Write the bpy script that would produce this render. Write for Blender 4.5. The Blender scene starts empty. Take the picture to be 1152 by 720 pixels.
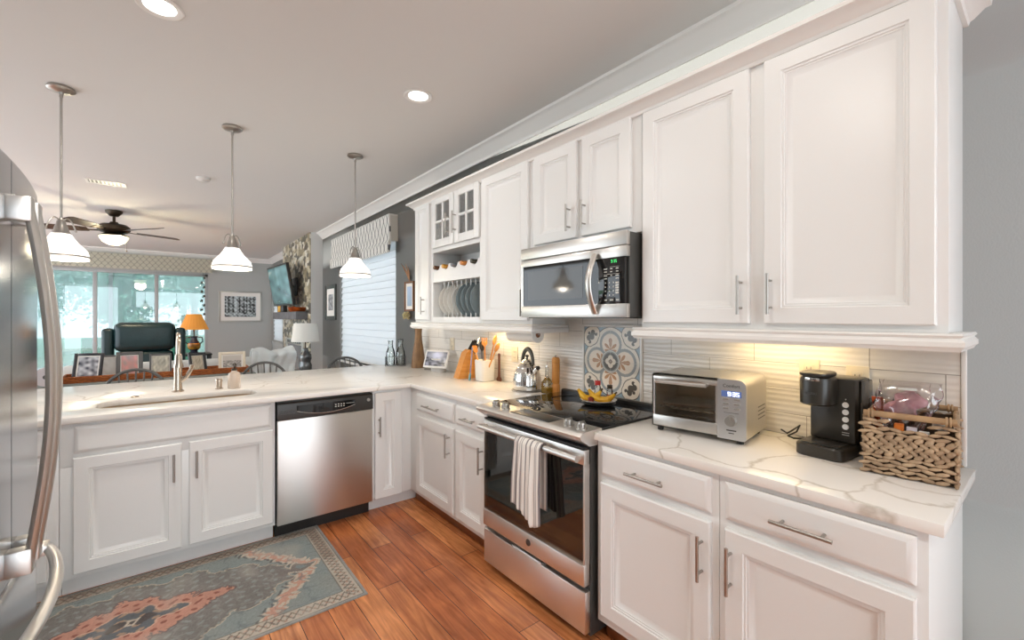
import bpy, bmesh, math, random
import numpy as np
from mathutils import Matrix, Vector
random.seed(7); rng = np.random.default_rng(7)
PI = math.pi
S = bpy.context.scene
C = S.collection

# ------------------------------------------------------------------ camera
cd = bpy.data.cameras.new('camera'); cam = bpy.data.objects.new('camera', cd); C.objects.link(cam)
cam.location = (0, 0, 1.409); cam.rotation_euler = (PI/2, 0, -0.6741)
cd.sensor_fit = 'HORIZONTAL'; cd.sensor_width = 36.0; cd.lens = 36.0*491.8/1152
cd.shift_y = -3.0/1152; cd.clip_start = 0.02; cd.clip_end = 200
S.camera = cam
# ------------------------------------------------------------------ exposure, world
S.view_settings.view_transform = 'Standard'; S.view_settings.look = 'None'
S.view_settings.exposure = EXPO = 0.02; S.view_settings.gamma = 1.0; S.view_settings.use_curve_mapping = False
WORLD_STRENGTH = 4.2
DOWNLIGHT_W = 2.0; DOWNLIGHT_LEFT_W = 13.0
PENDANT_W = 4.0
w = bpy.data.worlds.new('daylight'); S.world = w; w.use_nodes = True
_n = w.node_tree.nodes; _l = w.node_tree.links
bg = _n['Background']; bg.inputs[1].default_value = WORLD_STRENGTH
_tc = _n.new('ShaderNodeTexCoord'); _sx = _n.new('ShaderNodeSeparateXYZ'); _cr = _n.new('ShaderNodeValToRGB')
_l.new(_tc.outputs['Generated'], _sx.inputs[0]); _l.new(_sx.outputs[2], _cr.inputs[0]); _l.new(_cr.outputs[0], bg.inputs[0])
_cr.color_ramp.elements[0].position = 0.0; _cr.color_ramp.elements[0].color = (.82, .90, .97, 1)
_cr.color_ramp.elements[1].position = 0.6; _cr.color_ramp.elements[1].color = (.84, .92, 1.0, 1)

_sl = bpy.data.lights.new('sun', 'SUN'); _sl.energy = 4.0; _sl.angle = .03; _sl.color = (1, .95, .88)
_so = bpy.data.objects.new('sun', _sl); C.objects.link(_so); _so.rotation_euler = (math.radians(32), 0, 0)
# ------------------------------------------------------------------ materials
def newmat(name):
    m = bpy.data.materials.new(name); m.use_nodes = True
    return m, m.node_tree.nodes, m.node_tree.links, m.node_tree.nodes['Principled BSDF']
def rgb(r, g, b):            # sRGB 0..255 -> linear
    f = lambda c: (c/255/12.92) if c <= 10 else ((c/255+.055)/1.055)**2.4
    return (f(r), f(g), f(b), 1)
def M(name, col, rough=.5, metal=0, bump=None, var=None, spec=None, emit=None, coat=None, trans=None, stretch=None):
    m, n, l, p = newmat(name)
    p.inputs['Base Color'].default_value = col; p.inputs['Roughness'].default_value = rough; p.inputs['Metallic'].default_value = metal
    if spec is not None: p.inputs['Specular IOR Level'].default_value = spec
    if coat: p.inputs['Coat Weight'].default_value = coat; p.inputs['Coat Roughness'].default_value = .08
    if emit: p.inputs['Emission Color'].default_value = emit[0]; p.inputs['Emission Strength'].default_value = emit[1]
    if trans: p.inputs['Transmission Weight'].default_value = trans
    if bump or var:
        tc = n.new('ShaderNodeTexCoord'); mp = n.new('ShaderNodeMapping'); l.new(tc.outputs['Object'], mp.inputs[0])
        if stretch: mp.inputs['Scale'].default_value = stretch
    if bump:
        t = n.new('ShaderNodeTexNoise'); t.inputs['Scale'].default_value = bump[0]; t.inputs['Detail'].default_value = 3; l.new(mp.outputs[0], t.inputs[0])
        b = n.new('ShaderNodeBump'); b.inputs['Strength'].default_value = bump[1]; b.inputs['Distance'].default_value = .01
        l.new(t.outputs[0], b.inputs['Height']); l.new(b.outputs[0], p.inputs['Normal'])
    if var:                  # var = (noise scale, second colour)
        t = n.new('ShaderNodeTexNoise'); t.inputs['Scale'].default_value = var[0]; t.inputs['Detail'].default_value = 5; l.new(mp.outputs[0], t.inputs[0])
        r = n.new('ShaderNodeValToRGB'); r.color_ramp.elements[0].color = col; r.color_ramp.elements[1].color = var[1]
        r.color_ramp.elements[0].position = .35; r.color_ramp.elements[1].position = .65
        l.new(t.outputs[0], r.inputs[0]); l.new(r.outputs[0], p.inputs['Base Color'])
    return m
def clear_glass(name, tint=(1, 1, 1, 1), gloss=.1, rough=.02):
    m, n, l, p = newmat(name); n.remove(p)
    tr = n.new('ShaderNodeBsdfTransparent'); tr.inputs[0].default_value = tint
    gl = n.new('ShaderNodeBsdfGlossy'); gl.inputs['Roughness'].default_value = rough
    fr = n.new('ShaderNodeFresnel'); fr.inputs[0].default_value = 1.5
    ad = n.new('ShaderNodeMath'); ad.operation = 'ADD'; ad.use_clamp = True; ad.inputs[1].default_value = gloss; l.new(fr.outputs[0], ad.inputs[0])
    mx = n.new('ShaderNodeMixShader'); l.new(ad.outputs[0], mx.inputs[0]); l.new(tr.outputs[0], mx.inputs[1]); l.new(gl.outputs[0], mx.inputs[2])
    l.new(mx.outputs[0], n['Material Output'].inputs[0]); return m
def attr_mat(name, rough=.8, bump=None):
    m, n, l, p = newmat(name); a = n.new('ShaderNodeAttribute'); a.attribute_name = 'Col'
    l.new(a.outputs['Color'], p.inputs['Base Color']); p.inputs['Roughness'].default_value = rough
    if bump:
        tc = n.new('ShaderNodeTexCoord'); t = n.new('ShaderNodeTexNoise'); t.inputs['Scale'].default_value = bump[0]; l.new(tc.outputs['Object'], t.inputs[0])
        b = n.new('ShaderNodeBump'); b.inputs['Strength'].default_value = bump[1]; b.inputs['Distance'].default_value = .01
        l.new(t.outputs[0], b.inputs['Height']); l.new(b.outputs[0], p.inputs['Normal'])
    return m
WHITE = M('cabinet_white', rgb(235, 235, 233), .32, bump=(60, .02))
WALL = M('wall_grey_paint', rgb(180, 182, 179), .85, bump=(180, .05))
CEIL = M('ceiling_paint', rgb(222, 221, 218), .9, bump=(160, .05))
TRIM = M('trim_white', rgb(236, 234, 230), .4, bump=(50, .02))
STEEL = M('brushed_steel', (.60, .58, .55, 1), .34, 1, bump=(30, .06), stretch=(1, 1, 40))
STEELV = M('brushed_steel_upright', (.66, .64, .61, 1), .34, 1, bump=(30, .03), stretch=(40, 40, 1))
NICKEL = M('satin_nickel', (.44, .42, .39, 1), .36, 1, bump=(200, .03))
CHAMP = M('champagne_nickel', (.58, .49, .40, 1), .22, 1, bump=(200, .02))
def brushed_sideways(m, an):      # horizontal brushing draws reflections out upwards
    n, l = m.node_tree.nodes, m.node_tree.links; p = n['Principled BSDF']; tg = n.new('ShaderNodeTangent'); tg.direction_type = 'RADIAL'; tg.axis = 'Z'
    p.inputs['Anisotropic'].default_value = an; p.inputs['Anisotropic Rotation'].default_value = .25; l.new(tg.outputs[0], p.inputs['Tangent'])
brushed_sideways(STEELV, .8)
RSTEEL = M('range_steel', (.80, .78, .75, 1), .36, 1, bump=(30, .05), stretch=(1, 1, 40))
CHROME = M('polished_steel', (.75, .74, .72, 1), .1, 1, bump=(20, .01))
FRIDGE = M('fridge_steel', (.46, .48, .50, 1), .20, 1, bump=(8, .01), stretch=(20, 20, 1))
BLACKG = M('black_glass', (.012, .012, .012, 1), .04, bump=(3, .002))
BLACK = M('black_plastic', (.018, .017, .016, 1), .35, bump=(80, .03))
BLACKS = M('black_satin', (.035, .032, .028, 1), .28, bump=(80, .02))
DARKG = M('dark_grey_metal', (.10, .10, .095, 1), .4, .6, bump=(80, .02))
BRONZE = M('oil_bronze', (.06, .045, .03, 1), .4, .8, bump=(60, .05))
CERAM = M('white_ceramic', rgb(236, 232, 225), .18, bump=(20, .01))
PLASTW = M('white_plastic', rgb(232, 230, 226), .4, bump=(50, .02))
IVORY = M('ivory_plastic', rgb(226, 214, 190), .45, bump=(50, .02))
GLASS = clear_glass('clear_glass', (.94, .96, .95, 1), .03)
PANE = clear_glass('window_glass', (.93, .96, .96, 1), .06); PANET = clear_glass('tinted_window_glass', (.76, .82, .83, 1), .06)
OVENGL = clear_glass('tinted_oven_glass', (.80, .75, .66, 1), .10, .03)
TOASTGL = clear_glass('tinted_toaster_glass', (.90, .86, .78, 1), .05, .03)
CABGL = clear_glass('cabinet_glass', (.80, .84, .82, 1), .28, .22)
WOODL = M('honey_wood', rgb(206, 134, 58), .42, var=(6, rgb(226, 160, 84)), stretch=(6, 6, 1))
WOODK = M('knife_block_wood', rgb(216, 140, 58), .4, var=(5, rgb(230, 160, 80)), stretch=(1, 8, 8))
WOODB = M('carved_brown_wood', rgb(116, 86, 56), .55, var=(12, rgb(136, 104, 70)), stretch=(4, 4, 1))
WOODD = M('dark_brown_wood', rgb(88, 48, 30), .5, var=(12, rgb(110, 62, 40)), stretch=(4, 4, 1))
SHOE = M('floor_moulding_wood', rgb(120, 66, 32), .4, var=(6, rgb(150, 88, 44)), stretch=(1, .3, 1))
LAMPGL = M('opal_glass', (.9, .88, .84, 1), .25, emit=((1, .93, .84, 1), 1.1), bump=(10, .01))
DLENS = M('downlight_lens', (.9, .9, .9, 1), .4, emit=((1, .95, .88, 1), 6), bump=(10, .01))
FANGL = M('fan_bowl_glass', (.9, .86, .7, 1), .3, emit=((1, .88, .58, 1), 1.3), bump=(10, .02))

def quartz(name, off, vein, lo, hi):
    m, n, l, p = newmat(name)
    tc_ = n.new('ShaderNodeTexCoord'); tc = n.new('ShaderNodeMapping'); tc.inputs['Location'].default_value = off; l.new(tc_.outputs['Object'], tc.inputs[0])
    nz = n.new('ShaderNodeTexNoise'); nz.inputs['Scale'].default_value = 2.6; nz.inputs['Detail'].default_value = 6
    l.new(tc.outputs[0], nz.inputs[0])
    mx = n.new('ShaderNodeMix'); mx.data_type = 'VECTOR'; mx.inputs[0].default_value = .28
    l.new(tc.outputs[0], mx.inputs[4]); l.new(nz.outputs['Color'], mx.inputs[5])
    v = n.new('ShaderNodeTexVoronoi'); v.feature = 'DISTANCE_TO_EDGE'; v.inputs['Scale'].default_value = 3.6; l.new(mx.outputs[1], v.inputs[0])
    r = n.new('ShaderNodeValToRGB'); e = r.color_ramp.elements
    e[0].position = 0; e[0].color = (1, 1, 1, 1); e[1].position = .028; e[1].color = (0, 0, 0, 1)
    l.new(v.outputs[0], r.inputs[0])
    n2 = n.new('ShaderNodeTexNoise'); n2.inputs['Scale'].default_value = 1.9; l.new(tc.outputs[0], n2.inputs[0])
    r2 = n.new('ShaderNodeValToRGB'); r2.color_ramp.elements[0].position = lo; r2.color_ramp.elements[1].position = hi; l.new(n2.outputs[0], r2.inputs[0])
    mu = n.new('ShaderNodeMath'); mu.operation = 'MULTIPLY'; l.new(r.outputs[0], mu.inputs[0]); l.new(r2.outputs[0], mu.inputs[1])
    c = n.new('ShaderNodeMix'); c.data_type = 'RGBA'; c.inputs[6].default_value = rgb(240, 236, 230); c.inputs[7].default_value = vein
    l.new(mu.outputs[0], c.inputs[0]); l.new(c.outputs[2], p.inputs['Base Color']); p.inputs['Roughness'].default_value = .2
    return m
QUARTZ = quartz('white_quartz_soft_veins', (0, 0, 0), rgb(206, 198, 187), .46, .62)
QUARTZV = quartz('white_quartz_grey_veins', (.35, 2.1, .4), rgb(204, 196, 184), .38, .52)
def floor_mat():
    m, n, l, p = newmat('hardwood_planks')
    tc = n.new('ShaderNodeTexCoord'); mp = n.new('ShaderNodeMapping'); mp.inputs['Rotation'].default_value = (0, 0, PI/2); mp.inputs['Location'].default_value = (0, .005, 0)
    l.new(tc.outputs['Object'], mp.inputs[0])
    b = n.new('ShaderNodeTexBrick'); b.inputs['Scale'].default_value = 1; b.inputs['Brick Width'].default_value = 1.1; b.inputs['Row Height'].default_value = .125
    b.inputs['Mortar Size'].default_value = .0016; b.offset = .37; b.inputs['Mortar'].default_value = rgb(60, 26, 12)
    b.inputs['Color1'].default_value = rgb(222, 152, 100); b.inputs['Color2'].default_value = rgb(182, 104, 60); l.new(mp.outputs[0], b.inputs[0])
    g = n.new('ShaderNodeMapping'); g.inputs['Scale'].default_value = (26, 2.2, 1); l.new(tc.outputs['Object'], g.inputs[0])
    nz = n.new('ShaderNodeTexNoise'); nz.inputs['Scale'].default_value = 1.3; nz.inputs['Detail'].default_value = 8; nz.inputs['Distortion'].default_value = 1.2; l.new(g.outputs[0], nz.inputs[0])
    r = n.new('ShaderNodeValToRGB'); r.color_ramp.elements[0].color = (.60, .50, .46, 1); r.color_ramp.elements[1].color = (1.14, 1.14, 1.1, 1)
    r.color_ramp.elements[0].position = .3; r.color_ramp.elements[1].position = .66; l.new(nz.outputs[0], r.inputs[0])
    n2 = n.new('ShaderNodeTexNoise'); n2.inputs['Scale'].default_value = 3.2; n2.inputs['Detail'].default_value = 4; l.new(tc.outputs['Object'], n2.inputs[0])
    r2 = n.new('ShaderNodeValToRGB'); r2.color_ramp.elements[0].color = (.72, .66, .62, 1); r2.color_ramp.elements[1].color = (1.15, 1.15, 1.12, 1)
    r2.color_ramp.elements[0].position = .35; r2.color_ramp.elements[1].position = .62; l.new(n2.outputs[0], r2.inputs[0])
    mu = n.new('ShaderNodeMix'); mu.data_type = 'RGBA'; mu.blend_type = 'MULTIPLY'; mu.inputs[0].default_value = 1; l.new(b.outputs[0], mu.inputs[6]); l.new(r.outputs[0], mu.inputs[7])
    m2 = n.new('ShaderNodeMix'); m2.data_type = 'RGBA'; m2.blend_type = 'MULTIPLY'; m2.inputs[0].default_value = .8; l.new(mu.outputs[2], m2.inputs[6]); l.new(r2.outputs[0], m2.inputs[7])
    l.new(m2.outputs[2], p.inputs['Base Color']); p.inputs['Roughness'].default_value = .24
    bp = n.new('ShaderNodeBump'); bp.inputs['Strength'].default_value = .25; bp.inputs['Distance'].default_value = .004; bp.invert = True
    l.new(b.outputs['Fac'], bp.inputs['Height']); b2 = n.new('ShaderNodeBump'); b2.inputs['Strength'].default_value = .06; b2.inputs['Distance'].default_value = .01
    l.new(nz.outputs[0], b2.inputs['Height']); l.new(bp.outputs[0], b2.inputs['Normal']); l.new(b2.outputs[0], p.inputs['Normal'])
    return m
FLOOR = floor_mat()
def tile_mat():
    m, n, l, p = newmat('white_wavy_tile')
    tc = n.new('ShaderNodeTexCoord'); sp = n.new('ShaderNodeSeparateXYZ'); cb = n.new('ShaderNodeCombineXYZ'); l.new(tc.outputs['Object'], sp.inputs[0])
    l.new(sp.outputs[1], cb.inputs[0]); l.new(sp.outputs[2], cb.inputs[1])
    mp = n.new('ShaderNodeMapping'); mp.inputs['Location'].default_value = (.17, -1.001+.107*10, 0); l.new(cb.outputs[0], mp.inputs[0])
    b = n.new('ShaderNodeTexBrick'); b.inputs['Scale'].default_value = 1; b.inputs['Brick Width'].default_value = .41; b.inputs['Row Height'].default_value = .107
    b.inputs['Mortar Size'].default_value = .0017; b.inputs['Mortar Smooth'].default_value = .2; b.offset = .5; b.inputs['Mortar'].default_value = rgb(170, 162, 152)
    b.inputs['Color1'].default_value = rgb(236, 231, 224); b.inputs['Color2'].default_value = rgb(229, 224, 216); l.new(mp.outputs[0], b.inputs[0])
    l.new(b.outputs[0], p.inputs['Base Color']); p.inputs['Roughness'].default_value = .2
    wv = n.new('ShaderNodeTexWave'); wv.bands_direction = 'Y'; wv.inputs['Scale'].default_value = 9; wv.inputs['Distortion'].default_value = 3.5; wv.inputs['Detail'].default_value = 2
    wv.inputs['Detail Scale'].default_value = .7; m3 = n.new('ShaderNodeMapping'); m3.inputs['Scale'].default_value = (.35, 1.6, 1); l.new(cb.outputs[0], m3.inputs[0]); l.new(m3.outputs[0], wv.inputs[0])
    b1 = n.new('ShaderNodeBump'); b1.inputs['Strength'].default_value = .22; b1.inputs['Distance'].default_value = .006; l.new(wv.outputs['Fac'], b1.inputs['Height'])
    b2 = n.new('ShaderNodeBump'); b2.invert = True; b2.inputs['Strength'].default_value = .5; b2.inputs['Distance'].default_value = .002
    l.new(b.outputs['Fac'], b2.inputs['Height']); l.new(b1.outputs[0], b2.inputs['Normal']); l.new(b2.outputs[0], p.inputs['Normal'])
    return m
TILE = tile_mat()
def trellis(name, axes, fu, fv, amp, c0, c1, wd=.2):      # pairs of mirrored wavy lines that meet into an ogee trellis
    m, n, l, p = newmat(name); tc = n.new('ShaderNodeTexCoord'); sp = n.new('ShaderNodeSeparateXYZ'); l.new(tc.outputs['Object'], sp.inputs[0])
    def math_(op, a, b=None):
        k = n.new('ShaderNodeMath'); k.operation = op
        for i, q in enumerate((a, b)):
            if q is None: continue
            if isinstance(q, (int, float)): k.inputs[i].default_value = q
            else: l.new(q, k.inputs[i])
        return k.outputs[0]
    U = math_('MULTIPLY', sp.outputs[axes[0]], fu); W_ = math_('MULTIPLY', math_('SINE', math_('MULTIPLY', sp.outputs[axes[1]], fv)), amp)
    s1 = math_('ABSOLUTE', math_('SINE', math_('ADD', U, W_))); s2 = math_('ABSOLUTE', math_('COSINE', math_('SUBTRACT', U, W_)))
    k = math_('LESS_THAN', math_('MINIMUM', s1, s2), wd)
    c = n.new('ShaderNodeMix'); c.data_type = 'RGBA'; c.inputs[6].default_value = c0; c.inputs[7].default_value = c1; l.new(k, c.inputs[0]); l.new(c.outputs[2], p.inputs['Base Color'])
    p.inputs['Roughness'].default_value = .9; return m
VAL_BACK = trellis('trellis_fabric_taupe', (0, 2), 32, 50, .72, rgb(196, 192, 174), rgb(160, 157, 144), .24)
VAL_SIDE = trellis('ogee_fabric_grey', (1, 2), 30, 30, .66, rgb(226, 223, 216), rgb(112, 112, 112), .20)
VAL_PLAIN = M('shade_lining', rgb(206, 202, 192), .9, bump=(120, .1))
def mosaic():
    m, n, l, p = newmat('mosaic_stone'); tc = n.new('ShaderNodeTexCoord'); sp = n.new('ShaderNodeSeparateXYZ'); cb = n.new('ShaderNodeCombineXYZ')
    l.new(tc.outputs['Object'], sp.inputs[0]); l.new(sp.outputs[1], cb.inputs[0]); l.new(sp.outputs[2], cb.inputs[1])
    v = n.new('ShaderNodeTexVoronoi'); v.inputs['Scale'].default_value = 15; v.inputs['Randomness'].default_value = .8; mp = n.new('ShaderNodeMapping'); mp.inputs['Scale'].default_value = (.55, 1, 1); mp.inputs['Rotation'].default_value = (0, 0, .5)
    l.new(cb.outputs[0], mp.inputs[0]); l.new(mp.outputs[0], v.inputs[0])
    s2 = n.new('ShaderNodeSeparateColor'); l.new(v.outputs['Color'], s2.inputs[0]); r = n.new('ShaderNodeValToRGB'); r.color_ramp.interpolation = 'CONSTANT'
    e = r.color_ramp.elements; e[0].color = rgb(92, 88, 78); e[1].position = .3; e[1].color = rgb(196, 186, 160)
    x = e.new(.55); x.color = rgb(150, 138, 112); x = e.new(.8); x.color = rgb(218, 214, 200); l.new(s2.outputs[0], r.inputs[0]); l.new(r.outputs[0], p.inputs['Base Color'])
    p.inputs['Roughness'].default_value = .4; return m
MOSAIC = mosaic()

# ------------------------------------------------------------------ mesh building
class MB:
    def __init__(s): s.bm = bmesh.new()
    def _mi(s, faces, mi):
        for f in faces: f.material_index = mi
    def box(s, x0, y0, z0, x1, y1, z1, bev=0, mi=0, seg=2):
        T = Matrix.Translation(((x0+x1)/2, (y0+y1)/2, (z0+z1)/2)) @ Matrix.Diagonal((abs(x1-x0), abs(y1-y0), abs(z1-z0), 1))
        r = bmesh.ops.create_cube(s.bm, size=1, matrix=T); vs = r['verts']
        fs = list({f for v in vs for f in v.link_faces}); s._mi(fs, mi)
        if bev:
            es = list({e for v in vs for e in v.link_edges})
            r = bmesh.ops.bevel(s.bm, geom=es, offset=bev, segments=seg, profile=.5, affect='EDGES'); s._mi(r['faces'], mi)
        return s
    def loft(s, loops, mi=0, cap0=True, cap1=True, closed=True):
        L = [[s.bm.verts.new(p) for p in lp] for lp in loops]
        for a, b in zip(L, L[1:]):
            k = len(a)
            for i in range(k if closed else k-1):
                try: s.bm.faces.new((a[i], a[(i+1) % k], b[(i+1) % k], b[i])).material_index = mi
                except ValueError: pass
        if cap0 and closed: s.bm.faces.new(L[0][::-1]).material_index = mi
        if cap1 and closed: s.bm.faces.new(L[-1]).material_index = mi
        return s
    def cyl(s, a, b, r, r2=None, seg=16, mi=0):
        return s.tube([a, b], [r, r if r2 is None else r2], seg, mi)
    def tube(s, pts, r, seg=10, mi=0, closed=False, flat=None):
        pts = [Vector(p) for p in pts]; n = len(pts); rs = [float(q) for q in r] if isinstance(r, (list, tuple)) else [float(r)]*n
        loops = []; prev = None
        for i, p in enumerate(pts):
            if closed: t = pts[(i+1) % n]-pts[i-1]
            else: t = pts[min(i+1, n-1)]-pts[max(i-1, 0)]
            t = t.normalized()
            if prev is None:
                up = Vector((0, 0, 1)) if abs(t.z) < .9 else Vector((1, 0, 0)); u = t.cross(up).normalized()
            else: u = (prev-t*prev.dot(t)).normalized()
            prev = u; v = t.cross(u); fu = flat or 1
            loops.append([p+rs[i]*(u*math.cos(2*PI*k/seg)+v*math.sin(2*PI*k/seg)*fu) for k in range(seg)])
        if closed: loops.append(loops[0])
        return s.loft(loops, mi, not closed, not closed)
    def lathe(s, prof, c=(0, 0, 0), seg=24, mi=0, axis='z', cap0=True, cap1=True):
        def P(r, h, a):
            x, y = r*math.cos(a), r*math.sin(a)
            if axis == 'z': q = (x, y, h)
            elif axis == 'x': q = (h, x, y)
            else: q = (x, h, y)
            return (q[0]+c[0], q[1]+c[1], q[2]+c[2])
        return s.loft([[P(max(r, 1e-4), h, 2*PI*k/seg) for k in range(seg)] for r, h in prof], mi, cap0, cap1)
    def prism(s, poly, a, b, fm, mi=0):     # poly in (p,q); fm(p,q,h)->xyz
        return s.loft([[fm(p, q, a) for p, q in poly], [fm(p, q, b) for p, q in poly]], mi)
    def sphere(s, c, r, sc=(1, 1, 1), mi=0, u=16, v=10, rot=None):
        T = Matrix.Translation(c) @ (rot.to_4x4() if rot else Matrix.Identity(4)) @ Matrix.Diagonal((sc[0], sc[1], sc[2], 1))
        r_ = bmesh.ops.create_uvsphere(s.bm, u_segments=u, v_segments=v, radius=r, matrix=T)
        s._mi({f for x in r_['verts'] for f in x.link_faces}, mi); return s
    def grid(s, fn, nu, nv, mi=0):
        V = [[s.bm.verts.new(fn(i/nu, j/nv)) for j in range(nv+1)] for i in range(nu+1)]
        for i in range(nu):
            for j in range(nv): s.bm.faces.new((V[i][j], V[i+1][j], V[i+1][j+1], V[i][j+1])).material_index = mi
        return s
    def mesh(s, name, ang=38, normals=True):
        bm = s.bm
        if normals: bmesh.ops.recalc_face_normals(bm, faces=bm.faces)
        for f in bm.faces: f.smooth = True
        for e in bm.edges:
            if len(e.link_faces) == 2 and e.calc_face_angle(0) > math.radians(ang): e.smooth = False
        me = bpy.data.meshes.new(name); bm.to_mesh(me); bm.free(); return me

def root_matrix(o):
    m = Matrix.Identity(4)
    while o: m = (Matrix.Translation(o.location) @ o.rotation_euler.to_matrix().to_4x4()) @ m; o = o.parent
    return m
def obj(name, mb, mats, parent=None, world=False, ang=38, kind=None, label=None, normals=True):
    me = mb.mesh(name, ang, normals) if isinstance(mb, MB) else mb
    for m in (mats if isinstance(mats, (list, tuple)) else [mats]): me.materials.append(m)
    o = bpy.data.objects.new(name, me); C.objects.link(o)
    if parent:
        o.parent = parent
        if world: me.transform(root_matrix(parent).inverted())
    if kind: o['kind'] = kind
    if label: o['label'] = label
    return o
def part(name, mb, mats, parent, **k): return obj(name, mb, mats, parent, world=True, **k)   # vertices given in room coordinates
def tag(o, label, cat, group=None):
    o['label'] = label; o['category'] = cat
    if group: o['group'] = group
    return o
def thing(name, label, cat, loc=(0, 0, 0), rz=0, group=None):
    o = bpy.data.objects.new(name, None); C.objects.link(o); o.empty_display_size = .05
    o.location = loc; o.rotation_euler = (0, 0, rz); return tag(o, label, cat, group)
def struct(name, mb, mats, **k):
    return obj(name, mb, mats, kind='structure', **k)
def dup(root, loc, label, rz=None, group=None):
    r = root.copy(); C.objects.link(r); r.location = loc
    if rz is not None: r.rotation_euler = (0, 0, rz)
    r['label'] = label
    if group: r['group'] = group
    for ch in list(root.children):
        c = ch.copy(); C.objects.link(c); c.parent = r
        for g in list(ch.children):
            d = g.copy(); C.objects.link(d); d.parent = c
    return r
def text(name, s, size, M4, mat, parent, depth=.0004):
    cu = bpy.data.curves.new(name, 'FONT'); cu.body = s; cu.size = size; cu.align_x = 'CENTER'; cu.align_y = 'CENTER'; cu.extrude = depth
    o = bpy.data.objects.new(name, cu); C.objects.link(o)
    me = bpy.data.meshes.new_from_object(o); bpy.data.objects.remove(o); me.transform(M4)
    t = obj(name, me, mat, parent, world=True); return t
def colour_mesh(me, cols):               # per-vertex colours (N,3) linear
    a = me.color_attributes.new('Col', 'FLOAT_COLOR', 'POINT'); d = np.ones((len(me.vertices), 4), np.float32); d[:, :3] = cols
    a.data.foreach_set('color', d.ravel())
def lamp(name, kind, loc, watts, col, parent=None, size=.1, rot=None, **k):
    L = bpy.data.lights.new(name, kind); L.energy = watts; L.color = col
    if kind == 'AREA': L.size = size; L.shape = k.get('shape', 'DISK')
    elif kind != 'SUN': L.shadow_soft_size = size
    if 'size_y' in k: L.size_y = k['size_y']
    o = bpy.data.objects.new(name, L); C.objects.link(o); o.location = loc
    if rot: o.rotation_euler = rot
    if parent: o.parent = parent; o.location = Vector(loc)-parent.location
    return o
def FR(X0): return lambda u, v, n: (X0-n, u, v)      # front on the range wall, u along Y, v up, n into the room
def FP(Y0): return lambda u, v, n: (u, Y0-n, v)      # front on the peninsula

def ring_panel(mb, fm, u0, u1, v0, v1, prof, mi=0):
    loops = [[fm(u0+i, v0+i, n), fm(u1-i, v0+i, n), fm(u1-i, v1-i, n), fm(u0+i, v1-i, n)] for i, n in prof]
    return mb.loft(loops, mi)
def door_prof(t=.021, fw=.058): return [(0, 0), (0, t-.004), (.004, t), (fw, t), (fw+.003, t-.005), (fw+.009, t-.005), (fw+.011, t-.009), (fw+.016, t-.009), (fw+.018, t-.0115), (fw+.034, t-.0185), (fw+.036, t-.0185)]
def drawer_prof(t=.021): return [(0, 0), (0, t-.011), (.004, t-.008), (.016, t), (.018, t)]
def bar_handle(fm, a, b, c, vertical, n0=.021, r=.0058, out=.034):
    mb = MB(); P = (lambda s, n: fm(c, s, n)) if vertical else (lambda s, n: fm(s, c, n))
    mb.cyl(P(a, n0+out), P(b, n0+out), r, seg=12)
    d = (b-a)*.17
    for q in (a+d, b-d): mb.cyl(P(q, n0-.001), P(q, n0+out), r*.8, seg=10)
    return mb
def front(kind, fm, u0, u1, v0, v1, parent, handle=None, fw=.058, label=None, name=None):
    mb = MB(); ring_panel(mb, fm, u0, u1, v0, v1, door_prof(fw=fw) if kind == 'door' else drawer_prof())
    o = part(name or kind, mb, WHITE, parent, label=label)
    if handle:
        h = bar_handle(fm, handle[1], handle[2], handle[3], handle[0] == 'v'); part('handle', h, NICKEL, o)
    return o
# ================================================================== the setting
XW, CZ, YB = 2.085, 2.81, 12.0
def sweep(mb, path, prof, closed=False, side=1, mi=0):     # prof (offset, z) swept along a 2-D path with mitred corners
    P = [Vector(p) for p in path]; loops = []
    for i, p in enumerate(P):
        d0 = (P[i]-P[i-1]).normalized() if i > 0 else None; d1 = (P[i+1]-P[i]).normalized() if i < len(P)-1 else None
        n0 = Vector((-d0.y, d0.x))*side if d0 else None; n1 = Vector((-d1.y, d1.x))*side if d1 else None
        if n0 is None: m = n1
        elif n1 is None: m = n0
        else: m = (n0+n1)/(1+n0.dot(n1))
        loops.append([(p.x+m.x*o, p.y+m.y*o, z) for o, z in prof])
    return mb.loft(loops, mi)
def wall_cells(mb, us, vs, holes, f):       # boxes between the cuts, leaving out the holes
    us = sorted(us); vs = sorted(vs)
    for a, b in zip(us, us[1:]):
        for c, d in zip(vs, vs[1:]):
            m = ((a+b)/2, (c+d)/2)
            if any(h[0] < m[0] < h[1] and h[2] < m[1] < h[3] for h in holes): continue
            f(a, b, c, d)
    bmesh.ops.remove_doubles(mb.bm, verts=mb.bm.verts, dist=1e-5)
    return mb
XL, YN = -3.4, -3.4
struct('floor', MB().box(XL-.15, YN, -.06, XW+.15, YB+.15, 0), FLOOR)
struct('ceiling', MB().box(XL-.15, YN, CZ, XW+.15, YB+.15, CZ+.08), CEIL)
W1 = (4.74, 6.74, .78, 2.36); W2 = (10.80, 11.85, .85, 2.2)
mb = MB(); wall_cells(mb, [YN, W1[0], W1[1], W2[0], W2[1], YB+.15], [0, W1[2], W1[3], W2[2], W2[3], CZ], [W1, W2], lambda a, b, c, d: mb.box(XW, a, c, XW+.15, b, d))
struct('wall_right', mb, WALL)
WB = (-2.96, .80, 0, 2.38)
mb = MB(); wall_cells(mb, [XL, WB[0], WB[1], XW], [0, 2.38, CZ], [WB], lambda a, b, c, d: mb.box(a, YB, c, b, YB+.15, d))
struct('wall_back', mb, WALL)
WL = (3.6, 11.4, .0, 2.55)  # unseen opening, sized to let daylight into the living room
mb = MB(); wall_cells(mb, [YN, WL[0], WL[1], YB+.15], [0, WL[3], CZ], [WL], lambda a, b, c, d: mb.box(XL-.15, a, c, XL, b, d))
struct('wall_left', mb, WALL)
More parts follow.
